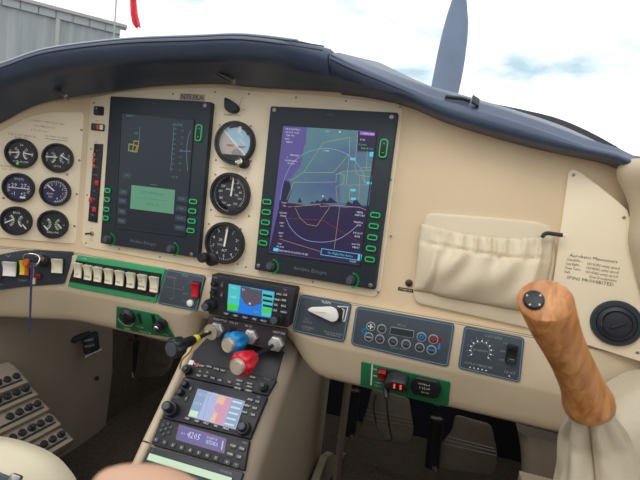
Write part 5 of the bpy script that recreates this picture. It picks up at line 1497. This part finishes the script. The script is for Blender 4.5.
def armrest():
    # leather side rest right of the stick
    b = MB().m('grey_leather'); rings = []
    L0 = [(612, 402), (630, 391), (648, 384), (690, 380)]
    top = smooth_tab(L0, 12)
    rows = []
    for p in top:
        q = at(p.x, p.y, -.075)
        rows.append([q + V((0, .05, 0)), q, q + V((0, -.012, -.003)), q + V((.004, -.03, -.03)), q + V((.006, -.035, -.07)), q + V((.006, -.03, -.14)), q + V((.006, .05, -.14))])
    b.rings(rows)
    tag(b.build('side_rest', smooth=60), 'grey-beige leather side rest right of the stick boot', 'armrest')
    # stick console under the boot
    q = at(600, 560, -.2)
    b = MB().m('trim_vinyl')
    yc = -.3
    b.box((.87, -.33, .18), .2, .6, .36)
    tag(b.build('side_console', smooth=0), 'beige side console under the stick boot', 'console')
    b = MB().m('trim_dark')
    rows = []
    for x, y in smooth_tab([(518, 431), (522, 450), (524, 475), (522, 500)], 10):
        q = at(x, y, .05); rows.append([q, q + V((.012, -.012, 0)), q + V((.03, -.008, 0)), q + V((.075, -.03, 0)), q + V((.08, .02, 0)), q + V((.0, .03, 0))])
    b.rings(rows); tag(b.build('trim_2', smooth=60), kind='structure')
armrest()

# ------------------------------------------------------------------ footwells
def pedal(label, outline, ridge, Y, strut, tip):
    F = Fr((0, Y, 0), UX, (0, .22, 1))
    q = F.poly(outline)
    root = thing('rudder_pedal', F.P(*min(q, key=lambda t: t[1])), label, 'pedal', 'rudder pedals in the footwells')
    MB().m('pedal').prism(F, rnd(q, .012), 0, .010, .003).build('plate', root)
    t = MB().m('dull_metal')
    for l0, l1 in ridge: t.tube([F.P(*F.px(*l0, .011), .010), F.P(*F.px(*l1, .011), .010)], .0016, 6)
    t.build('ridges', root)
    if strut:
        s = thing('brake_cylinder', at(*strut[-1], Y - .02), tip, 'cylinder', 'brake cylinders by the pedals')
        MB().m('black').tube([at(*strut[0], Y - .02), at(*strut[1], Y - .02)], .008, 14).build('rod', s)
        MB().m('black').tube([at(*strut[1], Y - .02), at(*strut[2], Y - .018)], .017, 18).build('barrel', s)
        MB().m('chrome').tube([at(strut[2][0] + 2, strut[2][1], Y - .06), at(strut[2][0] + 3, strut[2][1] + 5, Y - .06)], .005, 10).build('clevis', s)
        MB().m('chrome').tube([at(strut[1][0] - 5, strut[1][1] - 1, Y - .055), at(strut[1][0] + 5, strut[1][1] + 1, Y - .055)], .004, 10).build('clamp', s)
pedal('brushed grey rudder pedal nearest the stick in the right footwell', [(455, 414), (491, 424), (494.5, 440), (497, 452), (496, 468), (490, 475), (437, 467), (438, 455), (441, 443), (452, 430)],
      [((448, 437), (495, 449)), ((446, 440), (495.5, 452)), ((444, 444), (496, 456))], .42, [(437, 405), (436.5, 418), (432, 466)], 'black brake cylinder beside the pedal nearest the stick')
pedal('grey rudder pedal next to the console in the right footwell', [(372, 388), (409, 398), (411, 412), (414, 430), (411, 440), (405, 444), (359, 436), (362, 425), (368, 408)],
      [((366, 410), (411, 419)), ((365, 414), (412, 423)), ((363, 418), (412.5, 427))], .46, [(355, 376), (354, 390), (349, 434)], 'black brake cylinder beside the console in the right footwell')
pedal('dark rudder pedal in the left footwell beside the console', [(138, 334), (176, 344), (172, 366), (164, 376), (130, 377), (138, 360)], [((139, 360), (168, 365)), ((137, 364), (167, 369))], .46, [(139, 326), (134, 340), (130, 372)], 'black brake cylinder in the left footwell')
# carpeted divider left of the right footwell
def divider():
    b = MB().m('trim_vinyl')
    pts = [(324, 456), (330, 452), (334, 458), (335, 520), (300, 520)]
    X = .425
    ys = [(atx(x, y, X).y, max(0, atx(x, y, X).z)) for x, y in pts]
    b.rings([[V((xx, y, z)) for y, z in ys] for xx in (X - .008, X + .008)])
    tag(b.build('trim_3', smooth=0), kind='structure')
    b = MB().m('trim_dark'); q = at(339, 430, .2)
    b.box((q.x, .24, .22), .007, .05, .42)
    tag(b.build('trim_4', smooth=0), kind='structure')
divider()
def brake_handle():
    X = -.222
    F = Fr(atx(92, 344, -.20), (.35, .93, 0), UZ)
    F = Fr(atx(92, 344, -.205), (.3, .95, .0), (-.1, 0, 1))
    if F.n.dot(CP - F.o) < 0: F = Fr(F.o, -F.u, F.v)
    root = thing('parking_brake_handle', F.o, 'black handle lettered BRAKE ENGAGE on the left sidewall', 'handle')
    p = F.poly([(82.5, 338), (95.5, 330.5), (97, 346.5), (96, 349), (83.5, 354)])
    MB().m('bezel').prism(F, rnd(p, .003), 0, .016, .003).build('grip', root)
    MB().m('bezel').prism(F, rnd(F.poly([(71, 341.5), (74, 337.5), (90, 331), (92, 335), (78, 341), (74, 344)]), .003), -.004, .008, .002).build('arm', root)
    u2 = F.rot(0, 0, 0)
    t = MB().m('white').text(F, *F.px(88.8, 340.3, .016), .0078, 'BRAKE', .0164).text(F, *F.px(89.6, 346, .016), .0078, 'ENGAGE', .0164, wide=.85)
    t.build('lettering', root, smooth=0)
    MB().m('white').line(F, F.poly([(85, 357), (101, 349)]), .004, .0006).m('ink').text(F, *F.px(93, 353.2), .005, 'PULL', .0012).build('decal', root, smooth=0)
    MB().m('black').lathe(F, *F.px(95.5, 378.5), [(.006, 0), (.0055, .004), (.004, .005)], 16).build('stud', root)
brake_handle()
def breakers():
    P0 = atx(12, 362, -.205)
    d = ray(74, 442); t = (P0.y - CP.y) / d.y; P1 = CP + d * t
    vdir = (P0 - P1).normalized()
    F = Fr(P1, (0, 1, 0), vdir)
    if F.n.dot(CP - F.o) < 0: F = Fr(P1, (0, -1, 0), vdir)
    Lv = (P0 - P1).length
    root = thing('circuit_breaker_panel', P1 - V((0, .1, .02)), 'stepped tan panel of black circuit breakers low on the left sidewall', 'breaker panel')
    us = F.u.y
    # stepped profile: five terraces
    prof = []
    n = 5; prof = []; B = [0, .185, .37, .555, .71, 1.0]
    for k in range(n):
        v0 = Lv * B[k]; v1 = Lv * B[k + 1]
        prof += [(v0, .0), (v0 + .003, .008), (v1 - .008, .004), (v1 - .001, .0)]
    prof += [(Lv + .004, .0), (Lv + .004, -.03), (-.0, -.03)]
    ln = .42
    def pt(y, v, h): return F.P(us * y, v, h)
    MB().m('trim_vinyl').rings([[pt(y, v, h - (.004 if y == 0.0 else 0)) for v, h in prof] for y in (.0, -.006, -ln)]).build('housing', root, smooth=30)
    for k in range(n):
        vm = Lv * (B[k] + .5 / n)
        for j in range(10):
            y = -.018 - .0195 * j
            if (k * 7 + j * 3) % 11 == 4: continue
            a = us * y; v = vm + .0035
            o = MB().m('black').lathe(F, a, v, [(.0070, .004), (.0070, .010), (.0058, .0115)], 16).build('breaker', root)
            if (k + j) % 3 == 0: MB().m('dial').lathe(F, a, v, [(.0045, .011), (.0045, .016), (.0035, .017)], 14).build('button', o)
        MB().m('black').prism(F, [(us * -.012, vm - .0105), (us * -.20, vm - .0105), (us * -.20, vm - .0065), (us * -.012, vm - .0065)], .004, .0078).build('label_strip', root, smooth=0)
breakers()
# pilot's seat and the photographer's hand
def seat():
    root = thing('pilot_seat', atd(20, 520, .72), 'cream leather seat cushion edge at the lower left', 'seat')
    top = [(-60, 428), (-20, 432), (0, 436), (20, 440), (40, 447), (55, 455), (66, 465), (74, 478), (80, 500)]
    rows = []
    for p in smooth_tab(top, 24):
        q = atd(p.x, p.y, .66)
        rows.append([q + V((0, .03, -.12)), q + V((0, .025, -.05)), q + V((0, .008, -.012)), q, q + V((-.01, -.03, .006)), q + V((-.05, -.15, -.01)), q + V((-.08, -.35, -.03)), q + V((-.08, -.35, -.12))])
    MB().m('seat_leather').rings(rows).build('cushion', root, smooth=70)
    q = atd(6, 478, .58)
    b = MB().m('dull_metal'); F = Fr(q, (1, .2, -.2), (0, .5, .8))
    s = thing('seat_belt', q, 'grey seat belt end lying on the cream cushion', 'seat belt')
    MB().m('slate').prism(F, rr(-.02, -.008, .06, .022, .003), -.002, .002, .0008).build('webbing', s)
    b.prism(F, rr(.012, -.004, .014, .024, .003), -.003, .004, .001).build('tongue', s)
seat()
def hand():
    # bent finger of the photographer's own hand, close in front of the lens
    t = .135
    root = thing('person', atd(150, 560, t), "out-of-focus bare hand of the person taking the picture, finger bent", 'person')
    def chain(pts, rad):
        bm = bmesh.new(); vs = [bm.verts.new(p) for p in pts]
        for a, b in zip(vs, vs[1:]): bm.edges.new((a, b))
        return bm
    pts = []; edges = []; rad = []
    def add(p, r, parent=None):
        pts.append(p); rad.append(r)
        if parent is not None: edges.append((parent, len(pts) - 1))
        return len(pts) - 1
    P = lambda x, y, d: atd(x, y, d)
    wr = add(P(150, 760, .24), .027)
    pm = add(P(150, 660, .20), .034, wr)
    # four fingers curled, knuckles uppermost; the nearest one crests into view
    for k, (x, top, d, r) in enumerate([(185, 512, .150, .0105), (150, 505, .165, .011), (118, 512, .18, .0105), (90, 530, .195, .009)]):
        k0 = add(P(x + 5, 600, d + .03), r * 1.25, pm)
        k1 = add(P(x, top + 14, d), r * 1.1, k0)
        k2 = add(P(x - 6, top + 40, d - .02), r, k1)
        k3 = add(P(x - 8, 590, d - .012), r * .85, k2)
    t0 = add(P(215, 640, .17), .016, pm)
    t1 = add(P(203, 549, .138), .0145, t0)
    t2 = add(P(165, 508, .13), .0128, t1)
    t3 = add(P(120, 504, .128), .0118, t2)
    t4 = add(P(84, 506, .128), .0100, t3)
    me = bpy.data.meshes.new('hand'); org = V(root.location)
    me.from_pydata([p - org for p in pts], edges, [])
    o = bpy.data.objects.new('hand', me); COL.objects.link(o); o.parent = root
    md = o.modifiers.new('skin', 'SKIN'); 
    for i, v in enumerate(me.skin_vertices[0].data if me.skin_vertices else []): pass
    if not me.skin_vertices:
        bm = bmesh.new(); bm.from_mesh(me); bm.verts.layers.skin.verify(); bm.to_mesh(me); bm.free()
    for i, sv in enumerate(me.skin_vertices[0].data):
        sv.radius = (rad[i], rad[i]); sv.use_root = (i == 1)
    sb = o.modifiers.new('sub', 'SUBSURF'); sb.levels = 2; sb.render_levels = 2
    me.materials.append(MT['skin'])
    md.use_smooth_shade = True
hand()
